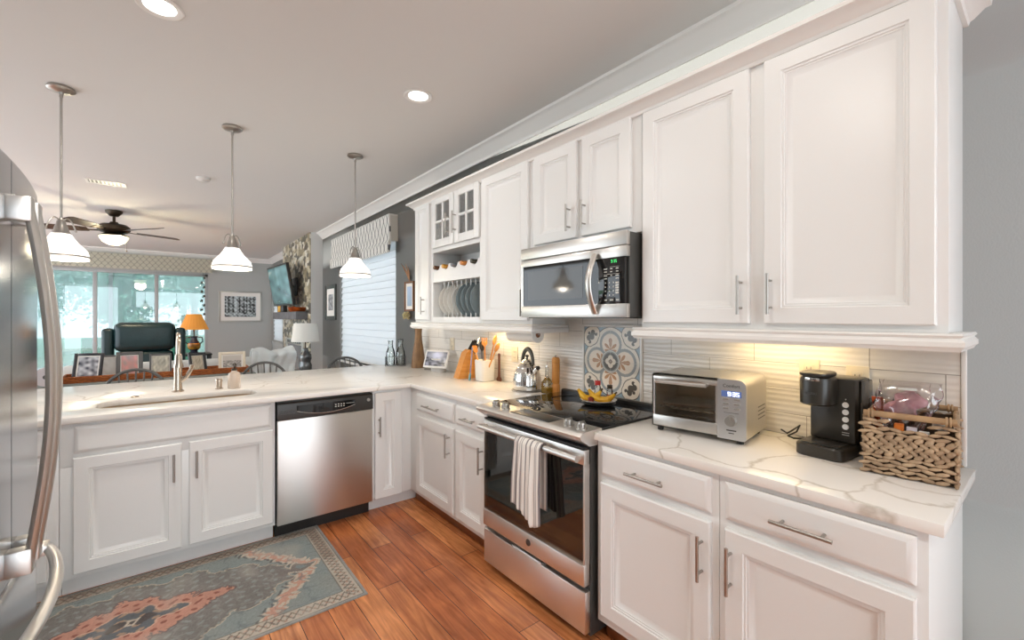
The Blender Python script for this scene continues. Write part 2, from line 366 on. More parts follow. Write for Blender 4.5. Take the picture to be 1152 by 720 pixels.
mb = MB(); wall_cells(mb, [-1.16, -1.0, 2.0, XW], [0, 2.65, CZ], [(-1.0, 2.0, 0, 2.65)], lambda a, b, c, d: mb.box(a, YN-.15, c, b, YN, d))  # unseen wall added to limit daylight from behind; opening sized for kitchen fill
struct('wall_behind', mb, WALL)
struct('wall_fridge', MB().box(-1.30, YN, 0, -1.16, 2.3, CZ), WALL)
struct('wall_chimney', MB().box(1.90, 7.67, 0, XW, 9.75, CZ), CEIL)
struct('wall_mosaic', MB().box(1.888, 7.672, 0, 1.90, 9.748, CZ-.002), MOSAIC)
CORN = [(0, CZ-.104), (.012, CZ-.104), (.014, CZ-.088), (.022, CZ-.08), (.045, CZ-.06), (.07, CZ-.03), (.086, CZ-.022), (.098, CZ-.018), (.1, CZ), (0, CZ)]
struct('trim_1', sweep(MB(), [(XW, YN), (XW, 7.669)], CORN), TRIM)
struct('trim_2', sweep(MB(), [(XW, 9.76), (XW, YB), (XL, YB)], CORN), TRIM)
BASEP = [(0, 0), (.016, 0), (.016, .10), (.008, .115), (0, .115)]
struct('baseboard_right', sweep(MB(), [(XW, YN), (XW, .19)], BASEP), TRIM)
struct('baseboard_back', sweep(MB(), [(XW, 9.76), (XW, YB), (.82, YB)], BASEP), TRIM)
# windows: frames and panes
def window(name, f, u0, u1, v0, v1, bars, fw=.05, t=.05, mat=TRIM, gm=None):   # f(u,v,n) n 0..t through the wall
    mb = MB()
    def bx(a, b, c, d):
        p, q = f(a, c, 0), f(b, d, t); mb.box(min(p[0], q[0]), min(p[1], q[1]), min(p[2], q[2]), max(p[0], q[0]), max(p[1], q[1]), max(p[2], q[2]), .004)
    bx(u0, u0+fw, v0, v1); bx(u1-fw, u1, v0, v1); bx(u0, u1, v0, v0+fw); bx(u0, u1, v1-fw, v1)
    for q in bars: bx(q-fw*.55, q+fw*.55, v0+fw, v1-fw)
    w_ = struct(name, mb, mat); gb = MB(); p, q = f(u0+fw*.5, v0+fw*.5, t*.45), f(u1-fw*.5, v1-fw*.5, t*.55)
    gb.box(min(p[0], q[0]), min(p[1], q[1]), min(p[2], q[2]), max(p[0], q[0]), max(p[1], q[1]), max(p[2], q[2])); obj('pane', gb, gm or PANE, w_)
    return w_
ALU = M('window_aluminium', rgb(176, 178, 178), .45, .3, bump=(60, .02))
window('window_1', lambda u, v, n: (u, YB+.03+n, v), WB[0], WB[1], WB[2], WB[3], [-2.01, -1.06, -.105], .06, .05, ALU, PANET)
window('window_2', lambda u, v, n: (XW+.07+n, u, v), W1[0], W1[1], W1[2], W1[3], [], .05)
window('window_3', lambda u, v, n: (XW+.07+n, u, v), W2[0], W2[1], W2[2], W2[3], [], .05)
struct('trim_3', MB().box(XW-.03, W1[0]-.04, W1[2]-.03, XW+.07, W1[1]+.04, W1[2], .004), TRIM)

# backsplash tile on the range wall
struct('trim_4', MB().box(XW-.010, .205, .914, XW, 4.08, 1.86), TILE)
struct('trim_5', MB().box(XW-.014, .190, .914, XW, .204, 1.315, .003), TRIM)
struct('trim_6', MB().box(XW-.014, 4.081, .914, XW, 4.10, 1.40, .003), TRIM)
# wood shoe moulding along the right-hand base run
struct('trim_7', MB().box(1.535, 2.03, 0, 1.56, 3.13, .055, .01), SHOE)
struct('trim_8', MB().box(1.535, .2, 0, 1.56, 1.255, .055, .01), SHOE)

# ================================================================== upper cabinets
FU = FR(1.781); CTOP = 2.424
def upper(name, label, y0, y1, z0, z1, fronts, hollow=False):
    t = thing(name, label, 'cabinet', ((1.781+XW)/2, (y0+y1)/2, z0))
    if not hollow: part('body', MB().box(1.781, y0, z0, XW-.001 if z0 > 1.8 else XW-.011, y1, z1, .0015), WHITE, t)
    for a in fronts: front(*a[:1], FU, *a[1:5], t, a[5] if len(a) > 5 else None)
    return t
rc = upper('wall_cabinet', 'large white two-door wall cabinet above the toaster oven and coffee maker', .20, 1.238, 1.362, CTOP,
      [('door', .224, .692, 1.385, 2.368, ('v', 1.42, 1.57, .667)), ('door', .746, 1.222, 1.385, 2.368, ('v', 1.42, 1.57, .773))])
upper('wall_cabinet', 'short white two-door wall cabinet above the microwave', 1.24, 2.028, 1.818, CTOP,
      [('door', 1.292, 1.606, 1.845, 2.375, ('v', 1.882, 2.03, 1.578)), ('door', 1.645, 1.992, 1.845, 2.375, ('v', 1.882, 2.03, 1.690))])
upper('wall_cabinet', 'tall white single-door wall cabinet left of the microwave', 2.03, 2.573, 1.365, CTOP,
      [('door', 2.052, 2.553, 1.388, 2.384, ('v', 1.415, 1.58, 2.08))])
upper('wall_cabinet', 'narrow white wall cabinet at the far end beside the window', 3.325, 3.62, 1.365, CTOP,
      [('door', 3.338, 3.592, 1.388, 2.402, ('v', 1.435, 1.585, 3.415))])
# plate-rack cabinet, hollow
a, b = 2.575, 3.323
pr = thing('plate_rack_cabinet', 'white wall cabinet with glass doors, a bottle nook and an open plate rack', 'cabinet', (1.93, (a+b)/2, 1.365))
mb = MB(); f0, f1 = 1.800, XW-.011
mb.box(f0, a, 1.365, f1, a+.018, CTOP); mb.box(f0, b-.018, 1.365, f1, b, CTOP); mb.box(f1-.012, a+.018, 1.365, f1, b-.018, CTOP)
for z0, z1 in ((1.365, 1.412), (1.705, 1.722), (1.955, 1.975), (2.20, 2.215), (2.405, CTOP)): mb.box(f0, a+.018, z0, f1-.012, b-.018, z1)
part('body', mb, WHITE, pr)
mb = MB(); g0, g1 = 1.781, 1.80
mb.box(g0, a, 1.365, g1, a+.026, CTOP, .001); mb.box(g0, b-.026, 1.365, g1, b, CTOP, .001)
for z0, z1 in ((1.365, 1.412), (1.950, 1.985), (2.395, CTOP)): mb.box(g0, a+.026, z0, g1, b-.026, z1, .001)
part('face_frame', mb, WHITE, pr)
poly = [(a+.026, 1.702), (b-.026, 1.702)]
K = 60; u0, u1 = a+.026, b-.026
for i in range(K+1):
    q = i/K; u = u1+(u0-u1)*q; ph = (q*5) % 1; dip = math.sqrt(max(0, 1-((ph-.5)/.3)**2))*.040 if abs(ph-.5) < .3 else 0
    poly.append((u, 1.838-dip))
part('scalloped_rail', MB().prism(poly, -.002, -.018, FU), WHITE, pr)
for (y0, y1, hy) in ((2.590, 2.925, 2.895), (2.937, 3.286, 2.998)):
    z0, z1, fw = 1.985, 2.402, .062; mb = MB(); x0, x1 = 1.760, 1.780
    mb.box(x0, y0, z0, x1, y0+fw, z1, .003); mb.box(x0, y1-fw, z0, x1, y1, z1, .003); mb.box(x0, y0+fw, z0, x1, y1-fw, z0+fw, .003); mb.box(x0, y0+fw, z1-fw, x1, y1-fw, z1, .003)
    ym, zm = (y0+y1)/2, (z0+z1)/2; mb.box(x0+.003, ym-.009, z0+fw, x1-.002, ym+.009, z1-fw, .002); mb.box(x0+.003, y0+fw, zm-.009, x1-.002, y1-fw, zm+.009, .002)
    d = part('glass_door', mb, WHITE, pr)
    part('pane', MB().box(x0+.011, y0+fw-.004, z0+fw-.004, x0+.014, y1-fw+.004, z1-fw+.004), CABGL, d)
    part('handle', bar_handle(FU, 2.055, 2.225, hy, True), NICKEL, d)
N_ROD = 10
for zz in (0, 1):
    mb = MB()
rods = [3.255-.068*i for i in range(N_ROD)]
for y in rods:
    mb = MB(); mb.cyl((1.868, y, 1.412), (1.868, y, 1.706), .0055, seg=8); part('rack_dowel', mb, WHITE, pr)
# crown over the whole run and light rails
CR = [(0, CTOP-.052), (.012, CTOP-.052), (.016, CTOP-.04), (.026, CTOP-.034), (.05, CTOP-.012), (.064, CTOP-.01), (.066, CTOP+.004), (0, CTOP+.004)]
struct('trim_9', sweep(MB(), [(XW-.001, .1995), (1.780, .1995), (1.780, 3.6205), (XW-.001, 3.6205)], CR, side=1), TRIM)
LR = [(0, 1.362), (.030, 1.362), (.034, 1.356), (.027, 1.348), (.036, 1.338), (.036, 1.324), (.030, 1.318), (.026, 1.310), (0, 1.310)]
for k, (y0, y1) in enumerate(((.1995, 1.2385), (2.0295, 3.6205))):
    struct('trim_%d' % (10+k), sweep(MB(), [(XW-.015, y0), (1.781, y0), (1.781, y1), (XW-.015, y1)], LR, side=1), TRIM)
# under-cabinet lights: warm strips
UC = M('warm_led_lens', (.9, .85, .7, 1), .4, emit=((1, .78, .42, 1), 4), bump=(10, .01))
for y0, y1, wt, lab in ((.50, .92, 1.05, 'warm under-cabinet light bar above the coffee maker'), (2.42, 2.78, 1.3, 'warm under-cabinet light bar above the utensil crock')):
    t = thing('under_cabinet_light', lab, 'light', (1.96, (y0+y1)/2, 1.335))
    part('housing', MB().box(1.94, y0, 1.347, 1.99, y1, 1.361 if y0 < 2 else 1.364, .003), PLASTW, t); part('lens', MB().box(1.945, y0+.01, 1.343, 1.985, y1-.01, 1.3475), UC, t)
    lamp('strip_light', 'AREA', (1.965, (y0+y1)/2, 1.338), wt, (1, .72, .36), t, size=.03, shape='RECTANGLE', size_y=y1-y0-.04)

# ================================================================== base cabinets
FB = FR(1.476); FPn = FP(3.081)
def base(name, label, body, fronts, fm, kick=None, kmat=WHITE):
    x0, y0, x1, y1 = body; t = thing(name, label, 'cabinet', ((x0+x1)/2, (y0+y1)/2, 0))
    mb = MB()
    if name.startswith('sink'):       # open above, where the bowl hangs
        mb.box(x0, y0, .10, x1, y1, .66, .0015); mb.box(x0, y0, .66, x1, 3.20, .880, .0015); mb.box(x0, 3.55, .66, x1, y1, .880, .0015)
        mb.box(x0, 3.20, .66, -.32, 3.55, .880); mb.box(.515, 3.20, .66, x1, 3.55, .880)
    else: mb.box(x0, y0, .10, x1, y1, .880, .0015)
    part('body', mb, WHITE, t)
    if kick: part('toe_kick', MB().box(*kick[:2], 0, *kick[2:], .0995), kmat, t)
    for f in fronts: front(f[0], fm, *f[1:5], t, f[5] if len(f) > 5 else None, name=f[6] if len(f) > 6 else None)
    return t
XB = XW-.012
base('base_cabinet', 'white base cabinet at the right end with the widest drawer', (1.476, .20, XB, .718),
     [('drawer', .222, .694, .738, .862, ('h', .385, .545, .797)), ('door', .222, .694, .143, .708, ('v', .508, .662, .672))], FB, (1.562, .20, XB, .718), SHOE)
base('base_cabinet', 'white base cabinet just right of the range', (1.476, .72, XB, 1.250),
     [('drawer', .744, 1.222, .738, .862, ('h', .905, 1.072, .792)), ('door', .744, 1.222, .143, .708, ('v', .508, .662, .770))], FB, (1.562, .72, XB, 1.25), SHOE)
base('base_cabinet', 'white base cabinet just left of the range', (1.476, 2.034, XB, 2.417),
     [('drawer', 2.060, 2.402, .728, .850, ('h', 2.16, 2.30, .785)), ('door', 2.060, 2.402, .135, .690, ('v', .50, .655, 2.095))], FB, (1.562, 2.034, XB, 2.417), SHOE)
base('base_cabinet', 'white base cabinet next to the inside corner', (1.476, 2.419, XB, 3.079),
     [('drawer', 2.434, 2.955, .728, .850, ('h', 2.58, 2.80, .785)), ('door', 2.434, 2.955, .135, .690, ('v', .50, .655, 2.472))], FB, (1.562, 2.419, XB, 3.079), SHOE)
base('base_cabinet', 'narrow white corner cabinet right of the dishwasher', (1.176, 3.081, XB, 3.70),
     [('door', 1.190, 1.392, .098, .862, ('v', .555, .695, 1.216))], FPn, (1.176, 3.150, XB, 3.70))
base('sink_base_cabinet', 'white sink base cabinet with a plain false front over two doors', (-.398, 3.081, .552, 3.70),
     [('drawer', -.346, .528, .728, .862, None, 'false_front'), ('door', -.350, .083, .125, .706, ('v', .505, .655, .048)), ('door', .116, .540, .125, .706, ('v', .505, .655, .150))], FPn, (-.398, 3.150, .552, 3.70))
base('base_cabinet', 'white peninsula cabinet partly behind the refrigerator', (-1.15, 3.081, -.40, 3.70),
     [('drawer', -1.12, -.440, .728, .862, ('h', -.88, -.68, .795)), ('door', -1.12, -.440, .125, .706, ('v', .505, .655, -.48))], FPn, (-1.15, 3.150, -.40, 3.70))
struct('wall_peninsula', MB().box(-1.15, 3.702, 0, XB, 3.76, .880, .002), TRIM)

# ================================================================== countertops
def rrect(x0, y0, x1, y1, r, k=6):
    o = []
    for cx, cy, a0 in ((x1-r, y1-r, 0), (x0+r, y1-r, PI/2), (x0+r, y0+r, PI), (x1-r, y0+r, 3*PI/2)):
        for i in range(k+1): o.append((cx+r*math.cos(a0+PI/2*i/k), cy+r*math.sin(a0+PI/2*i/k)))
    return o
def slab(outer, hole, z0, z1, bev=.003):
    mb = MB(); bm = mb.bm; es = []
    for lp in ([outer, hole] if hole else [outer]):
        vs = [bm.verts.new((x, y, z1)) for x, y in lp]; es += [bm.edges.new((vs[i], vs[(i+1) % len(vs)])) for i in range(len(vs))]
    r = bmesh.ops.triangle_fill(bm, edges=es, use_beauty=True); top = [g for g in r['geom'] if isinstance(g, bmesh.types.BMFace)]
    r = bmesh.ops.extrude_face_region(bm, geom=top); nv = [g for g in r['geom'] if isinstance(g, bmesh.types.BMVert)]
    for v in nv: v.co.z = z0
    bmesh.ops.recalc_face_normals(bm, faces=bm.faces)
    if bev:
        ed = [e for e in bm.edges if len(e.link_faces) == 2 and e.calc_face_angle(0) > .6]
        bmesh.ops.bevel(bm, geom=ed, offset=bev, segments=2, profile=.5, affect='EDGES')
    return mb
SINK = rrect(-.290, 3.235, .485, 3.505, .085)
XC = XW-.011
tag(obj('countertop', slab([(-1.2, 3.04), (1.452, 3.04), (1.452, 2.032), (XC, 2.032), (XC, 4.42), (-1.2, 4.42)], SINK, .882, .914), QUARTZ), 'white quartz countertop wrapping the corner and the sink', 'countertop')
tag(obj('countertop', slab([(1.452, .170), (XW-.016, .170), (XW-.016, 1.252), (1.452, 1.252)], None, .882, .914), QUARTZV), 'white veined quartz countertop right of the range', 'countertop')
# undermount sink
SINKM = M('sink_composite', rgb(158, 136, 108), .35, bump=(90, .03))
t = thing('sink', 'beige undermount sink set into the peninsula countertop', 'sink', (.0975, 3.37, .70))
lp = lambda d, z, r: [(x, y, z) for x, y in rrect(-.290+d, 3.235+d, .485-d, 3.505-d, r)]
mb = MB(); mb.loft([lp(-.014, .8805, .09), lp(-.014, .69, .09), lp(.03, .676, .07)], cap0=False); mb.loft([lp(-.014, .8805, .09), lp(.001, .8805, .085), lp(.006, .72, .08), lp(.03, .695, .07)], cap0=False)
part('bowl', mb, SINKM, t, normals=False); part('drain', MB().lathe([(.0, .6945), (.04, .6945), (.044, .698), (.036, .6995), (.0, .697)], (.10, 3.39, 0)), CHROME, t)
# faucet: pull-down gooseneck seen from the front
t = thing('faucet', 'champagne nickel pull-down faucet behind the sink', 'faucet', (.079, 3.665, .914))
part('base', MB().lathe([(.034, .914), (.034, .920), (.026, .926), (.024, .96), (.022, 1.02), (.0225, 1.075), (.018, 1.08), (.0, 1.08)], (.079, 3.665, 0)), CHAMP, t)
R = .085; arc = [(.079, 3.665, 1.07), (.079, 3.665, 1.215)]+[(.079, 3.665-R+R*math.cos(q), 1.215+R*math.sin(q)) for q in np.linspace(.15, PI, 14)]+[(.079, 3.495, 1.17)]
part('spout', MB().tube(arc, .0115, 14), CHAMP, t)
part('spray_head', MB().lathe([(.0, 1.175), (.014, 1.175), (.019, 1.165), (.021, 1.12), (.027, 1.098), (.027, 1.092), (.0, 1.092)], (.079, 3.495, 0)), CHAMP, t)
part('lever', MB().tube([(.094, 3.665, .985), (.125, 3.655, 1.01), (.15, 3.645, 1.06), (.155, 3.64, 1.09)], [.016, .013, .011, .013], 12), CHAMP, t)
tag(obj('air_switch', MB().lathe([(.0, .9142), (.021, .9142), (.021, .918), (.017, .921), (.0, .921)], (-.135, 3.575, 0)), CHAMP), 'small round nickel button in the countertop left of the faucet', 'button')
tag(obj('air_gap_cap', MB().lathe([(.0, .9142), (.024, .9142), (.024, .918), (.018, .921), (.018, .965), (.021, .966), (.021, .98), (.017, .986), (.0, .986)], (.305, 3.63, 0)), CHAMP), 'short nickel cylinder beside the soap dispenser', 'air gap cap')
t = thing('soap_dispenser', 'clear ribbed soap dispenser with a dark pump by the sink', 'soap dispenser', (.391, 3.60, .914))
SOAPG = M('pink_soap_glass', rgb(236, 218, 200), .12, trans=.35, bump=(30, .02))
part('bottle', MB().lathe([(.0, .9142), (.036, .9142), (.039, .92), (.039, 1.0), (.034, 1.02), (.018, 1.03), (.016, 1.038), (.0, 1.038)], (.391, 3.60, 0), 20), SOAPG, t)
mb = MB(); mb.lathe([(.0, 1.038), (.017, 1.038), (.017, 1.05), (.006, 1.053), (.006, 1.075), (.012, 1.076), (.012, 1.086), (.0, 1.088)], (.391, 3.60, 0), 14); mb.tube([(.391, 3.60, 1.08), (.391, 3.555, 1.078), (.391, 3.545, 1.068)], .005, 8)
part('pump', mb, BRONZE, t)
# ================================================================== range
t = thing('kitchen_range', 'stainless slide-in electric range with a black glass cooktop', 'range', (1.73, 1.64, 0))
Y0, Y1 = 1.264, 2.022
mb = MB(); mb.box(1.445, Y0, .03, XB-.01, Y0+.03, .912); mb.box(1.445, Y1-.03, .03, XB-.01, Y1, .912); mb.box(XB-.04, Y0+.03, .03, XB-.01, Y1-.03, .912)
mb.box(1.445, Y0+.03, .03, XB-.04, Y1-.03, .27); mb.box(1.445, Y0+.03, .80, XB-.04, Y1-.03, .905)
for y in (Y0+.05, Y1-.05):
    for x in (1.50, 2.0): mb.cyl((x, y, 0), (x, y, .03), .018, seg=12)
part('body', mb, DARKG, t)
CAV = M('oven_enamel', rgb(128, 116, 98), .35, bump=(40, .03), var=(14, rgb(108, 98, 82)))
mb = MB(); mb.box(1.47, Y0+.06, .285, 2.03, Y0+.075, .79); mb.box(1.47, Y1-.075, .285, 2.03, Y1-.06, .79); mb.box(2.015, Y0+.075, .285, 2.03, Y1-.075, .79); mb.box(1.47, Y0+.075, .275, 2.03, Y1-.075, .287); mb.box(1.47, Y0+.075, .785, 2.03, Y1-.075, .797)
part('oven_cavity', mb, CAV, t)
for z in (.40, .545):
    mb = MB(); mb.tube([(1.49, Y0+.08, z), (1.49, Y1-.08, z), (1.99, Y1-.08, z), (1.99, Y0+.08, z)], .004, 6, closed=True)
    for k in range(15): y = Y0+.10+(Y1-Y0-.20)*k/14; mb.cyl((1.49, y, z), (1.99, y, z), .0022, seg=6)
    part('oven_rack', mb, CHROME, t)
mb = MB()
for k in range(5): y = Y0+.13+k*.125; mb.tube([(1.55, y, .31), (1.97, y, .31), (1.97, y+.06, .31), (1.55, y+.06, .31)], .005, 6, closed=True)
part('bake_element', mb, DARKG, t)
dr = part('oven_door', MB().box(1.406, Y0+.003, .252, 1.442, Y1-.003, .343, .003).box(1.406, Y0+.003, .775, 1.442, Y1-.003, .838, .003).box(1.410, Y0+.003, .343, 1.442, Y0+.012, .775).box(1.410, Y1-.012, .343, 1.442, Y1-.003, .775), RSTEEL, t)
part('glass', MB().box(1.409, Y0+.012, .343, 1.414, Y1-.012, .775), OVENGL, dr)
mb = MB(); mb.box(1.425, Y0+.012, .343, 1.441, Y0+.095, .775); mb.box(1.425, Y1-.095, .343, 1.441, Y1-.012, .775); mb.box(1.425, Y0+.095, .343, 1.441, Y1-.095, .385); mb.box(1.425, Y0+.095, .735, 1.441, Y1-.095, .775)
part('window_surround', mb, BLACKS, dr, label='black surround inside the oven door glass')
mb = MB(); mb.cyl((1.372, Y0+.012, .806), (1.372, Y1-.012, .806), .0145, seg=18)
for y in (Y0+.03, Y1-.03): mb.box(1.372, y-.014, .796, 1.408, y+.014, .818, .004)
part('handle', mb, STEELV, dr)
part('badge', MB().lathe([(.0, -.001), (.0165, -.001), (.0165, .0015), (.014, .002), (.0, .002)], (1.4055, 1.632, .300), 24, axis='x').lathe([(.0135, -.003), (.0148, -.003), (.0148, -.0022), (.0135, -.0022)], (1.4055, 1.632, .300), 24, axis='x'), DARKG, dr)
mb = MB(); mb.box(1.412, Y0+.002, .045, 1.445, Y1-.002, .226, .004); mb.prism([(1.400, .238), (1.402, .243), (1.44, .243), (1.44, .226), (1.412, .226)], Y0+.27, Y1-.27, lambda p, q, h: (p, h, q))
part('storage_drawer', mb, RSTEEL, t)
part('control_panel', MB().prism([(1.505, .9235), (1.40, .9215), (1.374, .915), (1.366, .905), (1.370, .893), (1.425, .856), (1.505, .856)], Y0-.012, Y1+.010, lambda p, q, h: (p, h, q)), RSTEEL, t)
part('side_vent', MB().prism([(1.41, .850), (1.445, .850), (1.445, .842), (1.41, .842)], Y0+.01, Y1-.01, lambda p, q, h: (p, h, q)), BLACK, t)
part('display', MB().box(1.398, 1.478, .9195, 1.497, 1.765, .9248, .0015), BLACKS, t)
for y in (1.925, 1.842, 1.378, 1.300):
    mb = MB(); mb.lathe([(.0, .921), (.0235, .921), (.0235, .927), (.019, .93), (.0185, .945), (.0165, .951), (.0, .952)], (1.428, y, 0), 24); mb.box(1.410, y-.004, .950, 1.446, y+.004, .957, .002)
    for k in range(10): a_ = k*PI/5; mb.box(1.428+.0185*math.cos(a_)-.0025, y+.0185*math.sin(a_)-.0025, .930, 1.428+.0185*math.cos(a_)+.0025, y+.0185*math.sin(a_)+.0025, .945)
    part('knob', mb, NICKEL, t)
part('cooktop', MB().box(1.5055, Y0-.012, .915, 2.035, Y1+.010, .9245, .002), BLACKG, t)
RING = M('burner_ring_grey', (.10, .10, .10, 1), .2, bump=(20, .01))
for x, y, r in ((1.64, 1.44, .10), (1.64, 1.84, .085), (1.90, 1.45, .075), (1.90, 1.83, .105), (1.80, 1.64, .06)):
    part('burner_ring', MB().lathe([(r-.002, .9246), (r, .9246), (r, .9249), (r-.002, .9249)], (x, y, 0), 40, cap0=False, cap1=False), RING, t)
part('rear_vent', MB().prism([(2.036, .915), (2.036, .938), (2.046, .943), (2.066, .943), (2.066, .915)], Y0-.012, Y1+.010, lambda p, q, h: (p, h, q)), BLACK, t)
# striped towel over the oven handle
ST = [(236, 230, 222), (120, 112, 112)]
def towel_mesh():
    nu, nv = 44, 64; V = []; cols = []; F = []
    yA, yB_ = 1.482, 1.668
    for i in range(nu+1):
        q = i/nu
        for j in range(nv+1):
            s = j/nv*(.36+.05+.30)                       # length along the cloth: front drop, over the bar, back drop
            fl = .012*math.sin(q*15)+.006*math.sin(q*31+1)
            y = yA+(yB_-yA)*q
            if s < .36:
                k = 1-s/.36; z = .808-.36*k*(.90+.07*math.sin(q*5)+.05*(q < .3)); x = 1.352-.005-abs(fl)*min(1, k*1.8)-.012*k; y += .022*k*(q-.5)-.01*k
            elif s < .41:
                a_ = (s-.36)/.05*PI; x = 1.372-.0195*math.cos(a_); z = .808+.0195*math.sin(a_)
            else:
                k = (s-.41)/.30; z = .808-.30*k; x = 1.3915+.003*math.sin(q*9)*min(1, 6*k); x = min(x, 1.399); y -= .05*k*0
            V.append((x, y, z))
            c = (q*6.0) % 1; c2 = (q*13+.3) % 1
            col = rgb(240, 235, 228)
            if c < .22: col = rgb(126, 118, 120)
            elif c2 < .14: col = rgb(160, 150, 150)
            cols.append(col[:3])
    for i in range(nu):
        for j in range(nv): a_ = i*(nv+1)+j; F.append((a_, a_+nv+1, a_+nv+2, a_+1))
    me = bpy.data.meshes.new('dish_towel'); me.from_pydata(V, [], F); colour_mesh(me, np.array(cols))
    for p in me.polygons: p.use_smooth = True
    return me
TOWEL = attr_mat('striped_towel_cloth', .9, (300, .2))
o = obj('dish_towel', towel_mesh(), TOWEL); tag(o, 'white and grey striped dish towel hanging over the oven handle', 'dish towel')
sol = o.modifiers.new('thickness', 'SOLIDIFY'); sol.thickness = .0025; sol.offset = 0

# ================================================================== microwave
t = thing('microwave', 'stainless over-the-range microwave with a black window and keypad', 'microwave', (1.87, 1.635, 1.405))
Y0, Y1 = 1.247, 2.008
part('body', MB().box(1.702, Y0+.004, 1.412, XW-.012, Y1-.004, 1.812, .003).box(1.71, Y0+.03, 1.404, 2.04, Y1-.03, 1.412), DARKG, t)
part('vent_panel', MB().box(1.673, Y0, 1.748, 1.7015, Y1, 1.814, .004), STEEL, t)
d = part('door', MB().box(1.675, 1.470, 1.705, 1.7015, Y1, 1.745, .002).box(1.675, Y0, 1.409, 1.7015, Y1, 1.474, .003).box(1.675, Y1-.018, 1.474, 1.7015, Y1, 1.705).box(1.675, Y0, 1.695, 1.7015, 1.470, 1.745, .002), STEEL, t)
part('window', MB().box(1.677, 1.416, 1.474, 1.7015, Y1-.018, 1.705), BLACKG, d)
MESHW = M('microwave_window_screen', (.045, .042, .036, 1), .06, bump=(30, .004))
part('window_screen', MB().box(1.6762, 1.52, 1.508, 1.6772, Y1-.06, 1.675), MESHW, d)
hb = [(1.673-.055*math.sin(PI*q), 1.432, 1.418+.312*q) for q in np.linspace(0.03, .97, 17)]
part('handle', MB().tube(hb, .0175, 12, flat=.55), STEEL, d)
k_ = part('keypad', MB().box(1.6755, Y0+.012, 1.474, 1.7015, 1.4155, 1.695, .001), BLACKG, t)
MARK = M('printed_white_marks', rgb(206, 206, 200), .5, bump=(30, .01)); GREEN = M('green_clock_digits', (.02, .5, .1, 1), .4, emit=((.1, .9, .25, 1), .9), bump=(30, .01))
mb = MB(); X = 1.6750
for r_ in range(4):
    for c_ in range(3): y = 1.372-.024*c_; z = 1.575-.020*r_; mb.box(X, y-.003, z-.003, X+.0006, y+.003, z+.003)
for r_ in range(5): z = 1.574-.012*r_; mb.box(X, 1.293, z-.004, X+.0006, 1.312, z+.004)
for r_, ws in enumerate(((.010, .007, .008), (.009, .006, .007), (.010, .005, .009), (.008, .0, .008))):
    for c_, w_ in enumerate(ws):
        if w_: y = (1.372, 1.337, 1.302)[c_]; z = 1.642-.014*r_-(.005 if r_ > 1 else 0); mb.box(X, y-w_, z-.0022, X+.0006, y+w_, z+.0022)
mb.box(X, 1.290, 1.6155, X+.0006, 1.382, 1.617); mb.box(X, 1.290, 1.650, X+.0006, 1.345, 1.651)
for y, w_ in ((1.370, .007), (1.335, .011), (1.300, .008)): mb.box(X, y-w_, 1.489, X+.0006, y+w_, 1.495)
part('keypad_marks', mb, MARK, k_)
def seg7(mb, ch, f, w, h, th, sl=.12):    # seven-segment digit drawn as small bars; f(u,v) -> (corner mapper)
    on = {'0': 'abcdef', '1': 'bc', '2': 'abged', '3': 'abgcd', '5': 'afgcd', '9': 'abcdfg', '8': 'abcdefg', '7': 'abc'}[ch]
    R_ = dict(a=(0, h-th, w, h), g=(0, h/2-th/2, w, h/2+th/2), d=(0, 0, w, th), f=(0, h/2, th, h), b=(w-th, h/2, w, h), e=(0, 0, th, h/2), c=(w-th, 0, w, h/2))
    for k in on: f(mb, *R_[k])
def face_x(X, yl, z0):                     # digits on a face looking to -X (u runs to -Y)
    return lambda mb, u0, v0, u1, v1: mb.box(X, yl-u1, z0+v0, X+.0006, yl-u0, z0+v1)
mb = MB()
for i, ch in enumerate('935'): seg7(mb, ch, face_x(X, 1.338-.0105*i-(.005 if i else 0), 1.670), .0075, .014, .0017)
for z in (1.674, 1.680): mb.box(X, 1.3275, z-.001, X+.0006, 1.3295, z+.001)
part('clock', mb, GREEN, k_)

# ================================================================== dishwasher
t = thing('dishwasher', 'stainless dishwasher with a black control console', 'dishwasher', (.863, 3.36, 0))
A, B = .560, 1.168
part('body', MB().box(A+.004, 3.085, .10, B-.004, 3.66, .872), DARKG, t)
part('kick_plate', MB().box(A, 3.13, .0, B, 3.15, .10), BLACK, t)
part('door', MB().box(A, 3.052, .098, B, 3.084, .757, .005), STEELV, t)
con = MB(); con.prism([(3.084, .868), (3.060, .868), (3.050, .858), (3.043, .80), (3.046, .760), (3.084, .760)], A, B, lambda p, q, h: (h, p, q))
c_ = part('console', con, BLACKS, t, label='black control console')
mb = MB()                                   # grip pocket with a swooping lower edge
lo = [(A+.11+q*(.37), .778+.030*(2*q-1)**2) for q in np.linspace(0, 1, 24)]; hi = [(x, .842) for x, _ in lo[::-1]]
mb.prism(lo+hi, 3.0432, 3.0405, lambda p, q, h: (p, h+(q-.80)*.06, q)); part('grip_pocket', mb, BLACKG, c_)
rim = [(x, 3.040+(z-.80)*.06, z) for x, z in lo]; part('chrome_rim', MB().tube(rim, .0022, 6), CHROME, c_)
mb = MB()
for k in range(3): mb.box(A+.015, 3.0395, .796+k*.010, A+.10, 3.0455, .800+k*.010, .001)
part('vent_slats', mb, DARKG, c_)
mb = MB()
for i in range(4):
    for j in range(2): mb.box(A+.345+i*.018, 3.036, .806+j*.014, A+.355+i*.018, 3.0412, .812+j*.014, .001)
mb.box(A+.42, 3.036, .822, A+.475, 3.0412, .8235); part('buttons', mb, MARK, c_)
part('badge', MB().lathe([(.0, -.008), (.011, -.008), (.011, .004), (.0, .004)], (B-.034, 3.0445, .828), 20, axis='y'), NICKEL, c_)

